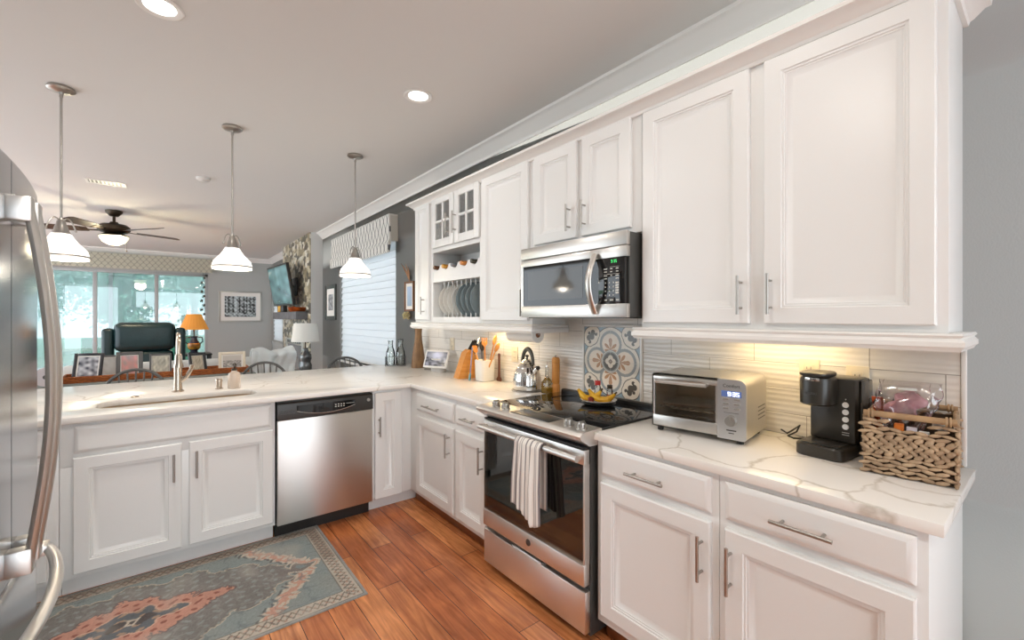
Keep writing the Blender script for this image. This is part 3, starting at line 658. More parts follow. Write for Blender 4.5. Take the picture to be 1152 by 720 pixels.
# ================================================================== refrigerator, at the left edge of the picture
t = thing('refrigerator', 'stainless refrigerator with bowed handles at the left edge', 'refrigerator', (-.70, 1.66, 0))
FY0, FY1, GAP = 1.20, 2.12, 1.66
fx = lambda y: -.300-.024*((y-GAP)/.46)**2-.012*max(0, (abs(y-GAP)-.425)/.035)**2
part('body', MB().box(-1.10, FY0+.01, .03, -.395, FY1-.01, 1.80, .008), FRIDGE, t)
part('base_grille', MB().box(-1.08, FY0+.02, 0, -.40, FY1-.02, .03), BLACK, t)
def fdoor(y0, y1, z0, z1):
    ys = np.linspace(y0, y1, 17); poly = [(fx(y), y) for y in ys]+[(-.390, y1), (-.390, y0)]
    mb = MB(); lp = lambda z, d: [(p-(d if p > -.385 else 0), q+(d if q < (y0+y1)/2 else -d)*.5) for p, q in poly]
    return mb.loft([[(p, q, z_) for p, q in lp(z_, d_)] for z_, d_ in ((z0, .006), (z0+.004, .001), (z0+.012, 0), (z1-.012, 0), (z1-.004, .002), (z1, .008))])
def bow(y, z0, z1, sgn):
    q = np.linspace(0, 1, 33); x0 = fx(y)
    return [(x0+.034+.042*math.sin(PI*k), y+.0*k, z0+(z1-z0)*k) for k in q]
for (a, b, hy) in ((FY0, GAP-.003, GAP-.042), (GAP+.003, FY1, GAP+.042)):
    d = part('door', fdoor(a, b, .745, 1.815), FRIDGE, t)
    mb = MB(); mb.tube(bow(hy, .775, 1.705, 1), .0155, 12, flat=.7)
    for z in (.80, 1.68): mb.box(fx(hy)-.004, hy-.020, z-.032, fx(hy)+.046, hy+.020, z+.032, .006)
    part('handle', mb, STEELV, d)
d = part('freezer_drawer', fdoor(FY0, FY1, .06, .738), FRIDGE, t)
pts = [(fx(1.26+.80*k)+.006+.062*math.sin(PI*k)**.5, 1.26+.80*k, .668) for k in np.linspace(0, 1, 33)]
mb = MB(); mb.tube(pts, .0155, 12, flat=.7)
for y in (1.285, 2.035): mb.box(fx(y)-.006, y-.03, .652, fx(y)+.03, y+.03, .684, .005)
part('handle', mb, STEELV, d)

# ================================================================== runner rug
def rug_mesh():
    X0, X1, YA, YB_ = -1.05, .815, 2.195, 3.128; nx, ny = 372, 186
    xs = np.linspace(X0, X1, nx+1); ys = np.linspace(YA, YB_, ny+1); gx, gy = np.meshgrid(xs, ys, indexing='ij')
    L, Wd = X1-X0, YB_-YA; u = (gx-(X0+X1)/2); v = (gy-(YA+YB_)/2); hu, hv = L/2, Wd/2
    nz = np.zeros_like(u)
    for k in range(60):
        fx_, fy_ = rng.normal(0, 16, 2); nz += np.sin(gx*fx_+gy*fy_+rng.uniform(0, 6))
    nz /= 7.0
    nw = rng.normal(0, 1, u.shape)
    u0_, v0_ = u, v; u = u+.010*np.sin(gy*70+nz)+.006*nz; v = v+.008*np.sin(gx*60+1)+.005*nz
    c = lambda *a: np.array(rgb(*a)[:3])
    def edge(m_, k=2):
        d = m_.copy()
        for _ in range(k): d = d | np.roll(d, 1, 0) | np.roll(d, -1, 0) | np.roll(d, 1, 1) | np.roll(d, -1, 1)
        return d & ~m_
    col = np.zeros(u.shape+(3,)); teal = c(150, 156, 152); teal2 = c(128, 140, 140); grey = c(128, 122, 118); cream = c(196, 184, 168); coral = c(196, 146, 128); dark = c(92, 86, 84); brown = c(116, 98, 86)
    mixc = lambda A, B, w_: A*(1-w_[..., None])+B*w_[..., None]
    col[:] = mixc(teal[None, None], teal2[None, None], np.clip(.5+nz*.5, 0, 1))
    def put(mask, cc, a=1.0): col[mask] = col[mask]*(1-a)+cc*a
    e = np.minimum(hu-np.abs(u0_), hv-np.abs(v0_))
    # corner brackets, cream and coral, leaning towards the ends
    au, av = np.abs(u), np.abs(v); st = lambda x, s: np.floor(x/s)*s
    cb = au-.50*hu+st(av, .035)*.75
    bw = (cb > .27) & (cb < .34) & (e > .10); put((cb > .255) & (cb < .355) & (e > .10), cream); put(bw & (np.sin(u*90)*np.sin(v*90) > -.3), coral, .85); put((np.abs(cb-.245) < .006) & (e > .1), dark, .7)
    # lobed grey field with a cream outline, in steps
    lob = st(np.abs(v), .02)-(.30-.20*np.clip((au/.62)**2, 0, 1.2)+.03*np.cos(u*26)); fld = (lob < 0) & (au < .66)
    put(edge(fld, 2) & (e > .1), cream); put(edge(fld, 1) & (e > .1), dark, .5); put(fld, grey, .85); put(edge(~fld, 1) & (e > .1) & (au < .65), dark, .35)
    s3 = np.sin(u*38)*np.sin(v*44+np.sin(u*12)*2); put(fld & (np.abs(s3) < .10), c(150, 150, 144), .55); put(~fld & (np.abs(np.sin(u*21+1)*np.sin(v*27)) < .045) & (e > .1), c(112, 120, 122), .6)
    put(fld & (np.abs(np.sin(u*55)*np.cos(v*62)) > .78), teal, .8)
    # end pendants
    pd = (np.abs(au-.72)*1.0+av*1.3); put((pd < .085), cream); put(pd < .072, grey); put(pd < .035, teal2)
    put((au > .6) & (au < .66) & (av < .02+.012*np.cos(u*60)), grey)
    # coral medallion with stepped edge and dark centre
    md = st(au, .022)*.62+st(av, .018)*1.25; mk = md+.03*np.sin(u*31)*np.sin(v*37) < .238; put(edge(mk, 2), c(112, 92, 90), .7); put(mk, coral)
    put((md < .232) & (np.sin(u*70+v*40)*np.sin(u*40-v*80) > .55), c(150, 96, 84))
    m2 = au*.75+av*1.5+.03*np.cos(u*50); k2 = st(m2, .012) < .155; put(edge(k2, 2), c(206, 168, 148)); put(k2, c(106, 110, 114)); put((np.abs(np.sin(u*48))*np.abs(np.sin(v*60)) > .72) & (m2 < .155), c(180, 150, 126), .8); put(m2 < .06, dark); put((au < .022) & (av < .024), cream); put((au < .010) & (av < .012), dark)
    # border bands with a zigzag vine
    put(e < .098, cream, .8); put((e > .092) & (e < .098), dark, .8); put(e < .014, c(150, 150, 146)); put((e > .014) & (e < .020), dark, .8)
    v, u = v0_, u0_; s_ = np.where(hu-np.abs(u) < hv-np.abs(v), v, u); zz = np.abs(((s_/.07) % 1)-.5)*.10; bd = (e > .024) & (e < .090)
    put(bd & (np.abs(e-.032-zz) < .007), dark, .75); put(bd & (np.abs(e-.080+zz) < .006), brown, .8); put(bd & (np.sin(s_*120)*np.sin(e*150) > .7), coral, .5)
    far = (v > 0) & bd; put(far, brown, .45)
    col = np.clip(col*(1+.10*nz[..., None]+.07*nw[..., None]), 0, 1)
    wear = np.clip(nz-.55, 0, 1)*.5; col = col*(1-wear[..., None])+c(176, 170, 160)*wear[..., None]
    n = (nx+1)*(ny+1); idx = np.arange(n).reshape(nx+1, ny+1)
    top = np.stack([gx, gy, np.full_like(gx, .007)+.0006*nw], -1).reshape(-1, 3)
    F = np.stack([idx[:-1, :-1], idx[1:, :-1], idx[1:, 1:], idx[:-1, 1:]], -1).reshape(-1, 4)
    me = bpy.data.meshes.new('runner_rug'); 
    bnd = list(idx[:, 0])+list(idx[-1, 1:])+list(idx[-2::-1, -1])+list(idx[0, -2:0:-1])
    low = top[bnd].copy(); low[:, 2] = .0005; V = np.concatenate([top, low]); m = len(bnd)
    sk = [(bnd[i], n+i, n+(i+1) % m, bnd[(i+1) % m]) for i in range(m)]
    me.from_pydata(V.tolist(), [], F.tolist()+sk+[tuple(n+i for i in range(m))[::-1]])
    colour_mesh(me, np.concatenate([col.reshape(-1, 3), col.reshape(-1, 3)[bnd]])); return me
tag(obj('runner_rug', rug_mesh(), attr_mat('woven_rug', .95, (260, .3))), 'worn grey-teal runner rug with a coral medallion below the sink', 'rug')
# ================================================================== on the range wall
def medallion():
    n = 230; y0, y1, z0, z1 = 1.452, 1.862, .943, 1.352
    g = np.linspace(-1, 1, n+1); a, b = np.meshgrid(g, g, indexing='ij')    # a along Y, b along Z
    c = lambda *q: np.array(rgb(*q)[:3]); cream = c(232, 222, 206); grey = c(150, 152, 148); dark = c(92, 86, 78); blue = c(150, 168, 178); tan = c(190, 140, 98); pale = c(238, 226, 208)
    col = np.zeros(a.shape+(3,)); col[:] = cream
    def put(m_, q): col[m_] = q
    A, B = np.abs(a), np.abs(b); r = np.hypot(a, b)
    # corner scrolls on blue
    big = np.minimum.reduce([np.hypot(a-s[0]*.42, b-s[1]*.42) for s in ((1, 0), (-1, 0), (0, 1), (0, -1))]); inside = (big < .56) | (r < .62)
    put(~inside, dark); inside2 = (big < .535) | (r < .6); ring = ~((big < .585) | (r < .64)); put(ring, blue)
    cl = np.minimum(np.hypot(A-.80, B-.62), np.hypot(A-.62, B-.80)); lobe = np.minimum(np.hypot(A-.72, B-.72)/1.25, cl)
    put(lobe < .235, dark); put(lobe < .215, pale)
    for ra, (px_, py_) in ((.10, (.70, .70)), (.085, (.82, .66)), (.085, (.66, .82)), (.05, (.80, .80)), (.055, (.78, .54)), (.055, (.54, .78))): put((np.hypot(A-px_, B-py_) < ra), dark)
    put(np.hypot(A-.83, B-.55) < .026, pale); put(np.hypot(A-.55, B-.83) < .026, pale)
    # four petals: grey ring, pale ground, tan palmette
    for s in ((1, 0), (-1, 0), (0, 1), (0, -1)):
        u = a*s[0]+b*s[1]; v = a*s[1]-b*s[0]; e = np.hypot((u-.50)/.40, v/.40)
        put((e < .98), c(120, 124, 124)); put((e < .965), grey); put((e < .80) & (e > .775), c(190, 186, 176)); put(e < .765, c(242, 226, 206))
        th = np.arctan2(v, u-.34); rr = np.hypot(u-.34, v)
        pal = (rr < .20+.07*np.cos(th*7)) & (np.abs(th) < 1.9) & (rr > .03) & (np.abs(np.sin(th*3.5)) < .90)
        put(pal & (e < .7), tan); put((np.hypot((u-.60)/1.3, v) < .062) & (e < .72), tan); put((np.abs(v) < .018) & (u > .22) & (u < .62), tan)
    put(r < .335, grey); put((r < .315) & (r > .295), cream); put(r < .255, dark)
    fl = np.minimum.reduce([np.hypot(a-s[0]*.10, b-s[1]*.10) for s in ((1, 0), (-1, 0), (0, 1), (0, -1))]); put(fl < .088, pale)
    dm = (A+B < .08); put(dm, c(120, 96, 76)); put((np.minimum(A, B) < .006) & (r < .075), pale)
    put((np.minimum(A, B) < .005), c(206, 198, 186)); put(np.maximum(A, B) > .985, c(150, 146, 136))
    Y = (y0+y1)/2+a*(y1-y0)/2; Z = (z0+z1)/2+b*(z1-z0)/2
    V = np.stack([np.full_like(a, XW-.0155), Y, Z], -1).reshape(-1, 3); N = n+1; idx = np.arange(N*N).reshape(N, N)
    F = np.stack([idx[:-1, :-1], idx[:-1, 1:], idx[1:, 1:], idx[1:, :-1]], -1).reshape(-1, 4)
    bnd = list(idx[:, 0])+list(idx[-1, 1:])+list(idx[-2::-1, -1])+list(idx[0, -2:0:-1]); low = V[bnd].copy(); low[:, 0] = XW-.0102; m_ = len(bnd); k = N*N
    sk = [(bnd[i], bnd[(i+1) % m_], k+(i+1) % m_, k+i) for i in range(m_)]
    me = bpy.data.meshes.new('patterned_tile_panel'); me.from_pydata(np.concatenate([V, low]).tolist(), [], F.tolist()+sk); colour_mesh(me, np.concatenate([col.reshape(-1, 3), col.reshape(-1, 3)[bnd]])); return me
mt = thing('tile_medallion', 'square patterned tile panel of four petals behind the range', 'tile', (XW-.012, 1.657, .94))
obj('patterned_face', medallion(), attr_mat('printed_tile', .2), mt, world=True)
fr = MB()
for a_, b_, c_, d_ in ((1.436, 1.452, .928, 1.367), (1.862, 1.878, .928, 1.367), (1.452, 1.862, .928, .943), (1.452, 1.862, 1.352, 1.367)): fr.box(XW-.020, a_, c_, XW-.0102, b_, d_, .003)
part('border', fr, CERAM, mt)
def outlet(y, z, label, mat=IVORY):
    t = thing('wall_outlet', label, 'outlet', (XW-.012, y, z)); x = XW-.0102
    part('cover_plate', MB().box(x-.006, y-.036, z-.058, x, y+.036, z+.058, .002), mat, t)
    for dz in (-.022, .022):
        s = part('socket', MB().box(x-.0075, y-.017, z+dz-.014, x-.0055, y+.017, z+dz+.014, .003), mat, t)
        part('slots', MB().box(x-.0079, y-.008, z+dz-.005, x-.0074, y-.006, z+dz+.005).box(x-.0079, y+.006, z+dz-.005, x-.0074, y+.008, z+dz+.005), BLACKS, s)
outlet(.640, 1.18, 'ivory wall outlet behind the coffee maker head'); outlet(.480, 1.165, 'ivory wall outlet between the coffee maker and the basket')
outlet(3.47, 1.165, 'ivory wall outlet above the smart display'); outlet(2.56, 1.13, 'ivory wall outlet behind the utensil crock')
# paper towel roll under the tall cabinet
t = thing('paper_towel_roll', 'white paper towel roll mounted under the cabinet left of the microwave', 'paper towels', (1.87, 2.20, 1.30))
PAPER = M('paper_white', rgb(238, 234, 228), .9, bump=(120, .1)); CARD = M('cardboard', rgb(140, 92, 62), .8, bump=(60, .05))
part('roll', MB().lathe([(.019, 2.075), (.052, 2.075), (.052, 2.345), (.019, 2.345)], (1.87, 0, 1.298), 28, axis='y', cap0=False, cap1=False), PAPER, t)
part('core', MB().lathe([(.016, 2.074), (.0188, 2.074), (.0188, 2.346), (.016, 2.346)], (1.87, 0, 1.298), 20, axis='y'), CARD, t)
mb = MB(); mb.tube([(1.87, 2.064, 1.36), (1.87, 2.064, 1.298), (1.87, 2.356, 1.298), (1.87, 2.356, 1.36)], .004, 8); part('holder', mb, NICKEL, t)

# plates in the rack, bottles in the nook
PWHITE = M('plate_white_glaze', rgb(236, 234, 228), .18, bump=(20, .01)); PBLUE = M('plate_blue_grey_glaze', rgb(150, 164, 168), .2, bump=(20, .01))
def plate(y, r, mat, label, grp):
    o = obj('dinner_plate', MB().lathe([(.0, .0), (r*.62, .0), (r*.70, -.004), (r, -.018), (r, -.0205), (r*.68, -.008), (.0, -.004)], (0, 0, 0), 40, axis='y'), mat)
    o.location = (1.922, y, 1.4125+r); o.rotation_euler = (0, 0, .0); return tag(o, label, 'plate', grp)
ordn = ['first', 'second', 'third', 'fourth']
for k in range(4): plate(3.229-.068*k, .136, PWHITE, '%s white dinner plate from the left end of the plate rack' % ordn[k], 'plates standing in the plate rack')
for k in range(4): plate(2.957-.068*k, .136, PBLUE, '%s blue-grey dinner plate from the middle of the plate rack' % ordn[k], 'plates standing in the plate rack')
foil = [('dark brown', rgb(96, 58, 34)), ('gold', rgb(206, 150, 60)), ('grey', rgb(120, 124, 128)), ('orange', rgb(202, 132, 66)), ('olive black', rgb(62, 58, 46))]
BOTG = M('dark_bottle_glass', (.01, .014, .008, 1), .08, bump=(20, .01))
for k, (nm, c_) in enumerate(foil):
    y = b-.026-(b-a-.052)*(k+.5)/5 if False else 3.297-(3.297-2.601)*(k+.5)/5
    t = thing('wine_bottle', 'wine bottle with a %s capsule lying in the nook above the plates' % nm, 'bottle', (1.80, y, 1.80), 0, 'bottles lying in the nook')
    z = 1.760+.040*0
    z = 1.8195
    part('bottle', MB().lathe([(.0, 1.79), (.0150, 1.79), (.0155, 1.87), (.036, 1.92), (.037, 2.05), (.0, 2.05)], (0, y, z), 20, axis='x'), BOTG, t)
    part('capsule', MB().lathe([(.0, 1.752), (.0148, 1.752), (.0165, 1.756), (.0165, 1.805), (.0158, 1.812), (.0, 1.812)], (0, y, z), 20, axis='x'), M('capsule_'+nm.replace(' ', '_'), c_, .35, .3, bump=(40, .02)), t)
part('bottle_support', MB().box(1.85, 2.594, 1.7225, 2.03, 3.304, 1.780), WHITE, pr)

# ================================================================== countertop, right of the range
def loc(*a): return a
t = thing('toaster_oven', 'stainless toaster oven with a lit clock and a dark glass door', 'toaster oven', (1.714, .935, .914), math.radians(-81.9))
W_, D_, H0, H1 = .385, .285, .018, .252
sh = []
for (cx, cz, a0) in ((W_/2-.028, H1-.028, 0), (-W_/2+.016, H1-.016, PI/2), (-W_/2+.008, H0+.008, PI), (W_/2-.012, H0+.012, 3*PI/2)):
    rr = {0: .028, PI/2: .016, PI: .008, 3*PI/2: .012}[a0]
    for i in range(6): q = a0+PI/2*i/5; sh.append((cx+rr*math.cos(q), cz+rr*math.sin(q)))
inn = [(x*.965, H0+.006+(z-H0)*.955) for x, z in sh]
mb = MB(); mb.loft([[(x, .010, z) for x, z in sh], [(x, D_, z) for x, z in sh]], cap0=False)
obj('shell', mb, STEEL, t, ang=30)
cx0, cx1 = -W_/2+.012, W_/2-.108
mb = MB(); mb.box(cx0, .012, H0+.004, W_/2-.012, .02, H0+.03); mb.box(cx1, .012, H0+.004, cx1+.012, .25, H1-.012); mb.box(cx0, .25, H0+.01, cx1, .26, H1-.012); mb.box(cx0, .015, H0+.006, cx1, .25, H0+.012); mb.box(cx0, .015, H1-.018, cx1, .25, H1-.012); mb.box(cx0-.002, .015, H0+.01, cx0+.003, .25, H1-.012)
obj('cooking_chamber', mb, M('toaster_chamber', (.80, .76, .68, 1), .4, .1, bump=(30, .03)), t)
mb = MB(); z = H0+.085; mb.tube([(cx0+.012, .03, z), (cx1-.01, .03, z), (cx1-.01, .24, z), (cx0+.012, .24, z)], .0028, 6, closed=True)
for k in range(11): x = cx0+.03+(cx1-cx0-.055)*k/10; mb.cyl((x, .03, z), (x, .24, z), .0016, seg=6)
obj('wire_rack', mb, CHROME, t)
obj('baking_pan', MB().loft([[(x, y, z_) for x, y in rrect(cx0+.02+d, .035+d, cx1-.02-d, .235-d, .015, 3)] for z_, d in ((H0+.1035, .0), (H0+.092, .006), (H0+.0905, .006), (H0+.0905, .012))]), STEEL, t)
for zz in (H0+.035, H1-.035):
    obj('heating_tube', MB().cyl((cx0+.005, .14, zz), (cx1-.003, .14, zz), .005, seg=10), CERAM, t)
d = obj('door', MB().box(cx0-.002, -.004, H0+.008, cx1+.002, .010, H0+.054, .003).box(cx0-.002, -.002, H1-.030, cx1+.002, .010, H1-.012, .002).box(cx0-.002, 0, H0+.054, cx0+.006, .010, H1-.03).box(cx1-.006, 0, H0+.054, cx1+.002, .010, H1-.03), STEEL, t)
obj('glass', MB().box(cx0+.006, .002, H0+.054, cx1-.006, .006, H1-.03), TOASTGL, d)
mb = MB(); mb.tube([(cx0+.02, -.034, H1-.030), (cx1-.03, -.034, H1-.030)], .0085, 12)
for x in (cx0+.035, cx1-.04): mb.box(x-.010, -.034, H1-.036, x+.010, -.001, H1-.024, .003)
obj('handle', mb, STEEL, d)
cp = MB(); fl = [(x, z) for x, z in sh if x > cx1+.01]; fl = [(cx1+.003, H0+.001)]+[p for p in sh if p[0] > cx1+.02 and p[1] < .1]+[p for p in sh if p[0] > cx1+.02 and p[1] > .1]+[(cx1+.003, H1)]
cp.loft([[(x, -.006, z) for x, z in fl], [(x, .012, z) for x, z in fl]]); pc = obj('control_panel', cp, M('panel_silver', (.66, .66, .66, 1), .3, .9, bump=(40, .02)), t, ang=30)
pxm = (cx1+W_/2)/2+.001
obj('clock_window', MB().box(pxm-.037, -.0072, H0+.166, pxm+.037, -.005, H0+.190, .001), M('clock_window_blue', rgb(60, 76, 120), .2, emit=((.25, .36, .75, 1), .25), bump=(20, .01)), pc)
DIG = M('lit_digits', (.8, .85, 1, 1), .4, emit=((.75, .82, 1, 1), 1.6), bump=(20, .01)); mb = MB()
ff = lambda x0, z0: (lambda m_, u0, v0, u1, v1: m_.box(x0+u0, -.0080, z0+v0, x0+u1, -.0071, z0+v1))
for ch, x in zip('935', (pxm-.013, pxm+.004, pxm+.018)): seg7(mb, ch, ff(x, H0+.170), .0115, .016, .0026)
for z in (H0+.174, H0+.181): mb.box(pxm+.0003, -.0080, z, pxm+.0023, -.0071, z+.002)
obj('clock_digits', mb, DIG, pc)
TB = Matrix.Translation((0, -.0063, 0)) @ Matrix.Rotation(PI/2, 4, 'X')
RM = root_matrix(t)
text('brand_lettering', 'Comfort', .0175, RM @ Matrix.Translation((pxm, -.0062, H0+.209)) @ Matrix.Rotation(PI/2, 4, 'X'), BLACKS, pc)
mb = MB()
for r_ in range(3):
    for s in (-1, 1): mb.box(pxm+s*.020-.011, -.0085, H0+.118+r_*.018, pxm+s*.020+.011, -.005, H0+.126+r_*.018, .0015)
obj('buttons', mb, NICKEL, pc)
mb = MB(); mb.lathe([(.0, -.026), (.019, -.026), (.021, -.022), (.022, -.006), (.0, -.006)], (pxm, 0, H0+.075), 28, axis='y'); mb.box(pxm-.002, -.028, H0+.076, pxm+.002, -.024, H0+.095, .001)
obj('dial', mb, NICKEL, pc)
obj('panel_marks', MB().box(pxm-.018, -.0072, H0+.034, pxm+.018, -.0055, H0+.0385).box(pxm-.010, -.0072, H0+.024, pxm+.010, -.0055, H0+.027).box(pxm-.028, -.0072, H0+.104, pxm+.028, -.0055, H0+.1055), BLACKS, pc)
mb = MB()
for k in range(4): mb.box(W_/2-.0012, .16, H0+.06+k*.016, W_/2+.0008, .26, H0+.064+k*.016)
obj('vent_slots', mb, DARKG, t)
for x in (-W_/2+.03, W_/2-.03):
    for y in (.03, D_-.03): obj('foot', MB().lathe([(.0, 0), (.012, 0), (.014, .018), (.0, .018)], (x, y, 0), 14), BLACK, t)
CORD = M('black_cord', (.015, .015, .015, 1), .5, bump=(60, .02))
tag(obj('power_cord', MB().tube([(2.045, .735, .935), (2.04, .71, .925), (2.03, .685, .945), (2.045, .665, .965), (2.055, .68, .935), (2.02, .70, .9195), (2.0, .672, .9185), (2.03, .645, .9185), (2.055, .628, .9185), (2.062, .62, .94)], .0034, 8), CORD), 'black power cord coiled between the toaster oven and the coffee maker', 'cord')

t = thing('coffee_maker', 'black single-serve coffee maker with four round buttons', 'coffee maker', (1.795, .530, .914), math.radians(-95))
COFB = M('coffee_maker_black', (.030, .026, .020, 1), .28, bump=(90, .02))
obj('drip_base', MB().loft([[(x, y, z) for x, y in rrect(-.078+d, 0+d, .074-d, .20, .03)] for z, d in ((0, .004), (.004, 0), (.038, 0), (.043, .004))]), COFB, t)
obj('drip_tray', MB().box(-.060, .020, .0432, .056, .108, .0465, .001), BLACKS, t)
tw = obj('tower', MB().box(-.070, .112, .044, .074, .245, .275, .010), COFB, t)
obj('reservoir', MB().box(.0745, .15, .02, .084, .245, .268, .006).box(-.06, .2455, .02, .07, .262, .27, .005), M('smoked_tank', (.10, .09, .08, 1), .12, bump=(20, .01)), t)
hd = obj('brew_head', MB().loft([[(x, y, z) for x, y in rrect(-.078+d, .018+d, .022-d, .145, .042)] for z, d in ((.178, .006), (.184, 0), (.262, 0), (.276, .002), (.282, .008))]), COFB, t)
obj('lid_handle', MB().loft([[(x, y, z) for x, y in rrect(-.076+d, .012+d, .020-d, .14, .040)] for z, d in ((.2835, .002), (.287, 0), (.294, 0), (.298, .006))]), BLACK, t)
obj('chrome_band', MB().box(-.045, .0150, .268, .000, .0185, .279, .001), CHROME, hd)
RM = root_matrix(t); text('brand_lettering', 'KEURIG', .0115, RM @ Matrix.Translation((-.028, .0174, .222)) @ Matrix.Rotation(PI/2, 4, 'X'), DARKG, hd)
for k in range(4):
    b_ = obj('button', MB().lathe([(.0, -.003), (.0095, -.003), (.0102, .001), (.0, .001)], (.045, .1115, .182-.026*k), 20, axis='y'), PLASTW, tw)
obj('indicator_marks', MB().box(.034, .1110, .082, .056, .1122, .084).box(.034, .1110, .074, .056, .1122, .076).box(.044, .1110, .200, .047, .1122, .204), MARK, tw)

# woven basket and what is in it
WICK = M('water_hyacinth', rgb(190, 162, 130), .75, var=(30, rgb(146, 120, 94)), bump=(60, .3)); WICKD = M('wicker_core_dark', rgb(70, 54, 40), .9, bump=(60, .2)); RIMW = M('basket_rim_wood', rgb(182, 148, 108), .6, var=(20, rgb(150, 120, 88)), bump=(60, .1))
t = thing('wicker_basket', 'woven hyacinth basket at the right end of the countertop', 'basket', (1.772, .286, .914), math.radians(-84))
bw, bd, bh = .205, .265, .185
mb = MB(); hx = bw/2
mb.box(-hx+.004, .004, .002, hx-.004, bd-.004, .008)
for x0, y0, x1, y1 in ((-hx+.006, .006, hx-.006, .010), (-hx+.006, bd-.010, hx-.006, bd-.006), (-hx+.006, .010, -hx+.010, bd-.010), (hx-.010, .010, hx-.006, bd-.010)): mb.box(x0, y0, .008, x1, y1, .142 if y0 < .008 and x1-x0 > .1 else .172)
obj('core', mb, WICKD, t)
mb = MB(); per = [((-hx, 0), (hx, 0)), ((hx, 0), (hx, bd)), ((hx, bd), (-hx, bd)), ((-hx, bd), (-hx, 0))]
nrow = 14
for si, (p, q) in enumerate(per):
    L_ = math.dist(p, q); dx, dy = (q[0]-p[0])/L_, (q[1]-p[1])/L_
    for r_ in range(nrow):
        big = 5 <= r_ <= 9; z = .009+r_*.0124; n_ = int(L_/(.021 if big else .027))
        for k in range(n_+1):
            s = (k+(.5 if r_ % 2 else 0))*L_/n_
            if s > L_-.002: continue
            if si == 0 and r_ >= 12 and .055 < s < .155: continue
            tilt = ((-1)**(k+r_) if not big else (1 if r_ % 2 else -1))*((.62+.2*random.random()) if big else .20); ct, st_ = math.cos(tilt), math.sin(tilt)
            rot = Matrix(((dx*ct, dy, -dx*st_), (dy*ct, -dx, -dy*st_), (st_, 0, ct)))
            ln = (L_/n_)*(.62 if big else .60); jit = random.uniform(-.0015, .0015)
            mb.sphere((p[0]+dx*s+dy*(.002+jit), p[1]+dy*s-dx*(.002+jit), z), 1, (ln*random.uniform(.9, 1.12), .0078 if big else .0058, random.uniform(.0068, .0092) if big else random.uniform(.0050, .0068)), u=8, v=6, rot=rot)
obj('woven_walls', mb, WICK, t, ang=60)
for a_, b_, nm in (((-hx-.004, -.003), (hx+.002, -.003), 'front'), ((-hx-.004, bd+.003), (hx+.004, bd+.003), 'back')):
    mb = MB(); mb.tube([(a_[0], a_[1], bh+.006), (b_[0], b_[1], bh+.006)], .0095, 12)
    for x in (a_[0]+.014, a_[0]+.022, b_[0]-.022, b_[0]-.014): mb.tube([(x, a_[1]+.0115*math.cos(q), bh+.006+.0115*math.sin(q)) for q in np.linspace(0, 2*PI, 13)[:-1]], .0035, 6, closed=True)
    obj('rim_rod', mb, RIMW, t)
for x in (-hx, hx): obj('side_rim', MB().tube([(x, .0, bh-.004), (x, bd*.5, bh-.008), (x, bd, bh-.004)], .0075, 8), WICK, t)
RM = root_matrix(t)
def inb(name, mb, mat, label, cat, **k):
    me = mb.mesh(name, 45); me.transform(RM); me.materials.append(mat); o = bpy.data.objects.new(name, me); C.objects.link(o); return tag(o, label, cat, 'things inside the wicker basket')
rng2 = np.random.default_rng(3)
def lump(c, s, amp, seed, sub=3):
    bm = bmesh.new(); bmesh.ops.create_icosphere(bm, subdivisions=sub, radius=1); r0 = np.random.default_rng(seed); ks = r0.normal(0, 3.2, (7, 3)); ph = r0.uniform(0, 6, 7)
    for v in bm.verts:
        d_ = 1+amp*sum(math.sin(ks[i] @ np.array(v.co)+ph[i]) for i in range(7))/3; v.co = (c[0]+v.co.x*s[0]*d_, c[1]+v.co.y*s[1]*d_, c[2]+v.co.z*s[2]*d_)
    m_ = MB(); m_.bm.free(); m_.bm = bm; return m_
t2 = thing('snack_bag', 'clear cellophane bag of pink sweets sticking out of the basket', 'bag', tuple(RM @ Vector((-.02, .12, .10))), 0, 'things inside the wicker basket')
CELLO = clear_glass('cellophane', (.95, .93, .93, 1), .12, .12); PINK = M('pink_sweets', rgb(196, 128, 142), .5, var=(40, rgb(226, 180, 186)), bump=(60, .2))
def bagshape(q, s):      # q around, s up
    a_ = 2*PI*q; wz = s; rx = .022+.052*min(1, s*1.6)-.006*max(0, s-.7); ry = (.020+.020*math.sin(PI*min(1, s*1.1)))*(1-.82*max(0, (s-.72)/.28)); wob = 1+.10*math.sin(a_*5+s*9)+.06*math.sin(a_*9-s*14)
    return (-.025+.02*s+rx*wob*math.cos(a_), .10+ry*wob*math.sin(a_), .085+.205*s)
mb = MB(); mb.grid(bagshape, 40, 26); bmesh.ops.remove_doubles(mb.bm, verts=mb.bm.verts, dist=1e-5); mb.bm.transform(RM); part('wrapper', mb, CELLO, t2, ang=70)
mb = lump((-.012, .10, .212), (.043, .020, .038), .42, 5, 4); mb.bm.transform(RM); part('sweets', mb, PINK, t2, ang=60)
mb = MB(); mb.box(-.03, .078, .262, .015, .0805, .270, .001); mb.bm.transform(RM); part('label_strip', mb, MARK, t2)
inb('snack_packet', MB().loft([[(x, y, z) for x, y in rrect(-.092, .13, -.062, .145, .005, 3)] if i == 0 else [(x+dx, y, z) for x, y in rrect(-.092, .13, -.062, .145, .005, 3)] for i, (z, dx) in enumerate(((.02, 0), (.12, -.0), (.20, -.006), (.225, -.010)))]), M('red_foil', rgb(168, 52, 30), .3, .3, var=(30, rgb(206, 100, 40)), bump=(50, .2)), 'crumpled red foil packet at the left end of the basket', 'packet')
inb('snack_box', MB().box(-.035, .018, .105, -.012, .045, .162, .002), M('orange_card', rgb(222, 120, 36), .5, bump=(40, .03)), 'small orange box seen through the gap below the basket rim', 'box')
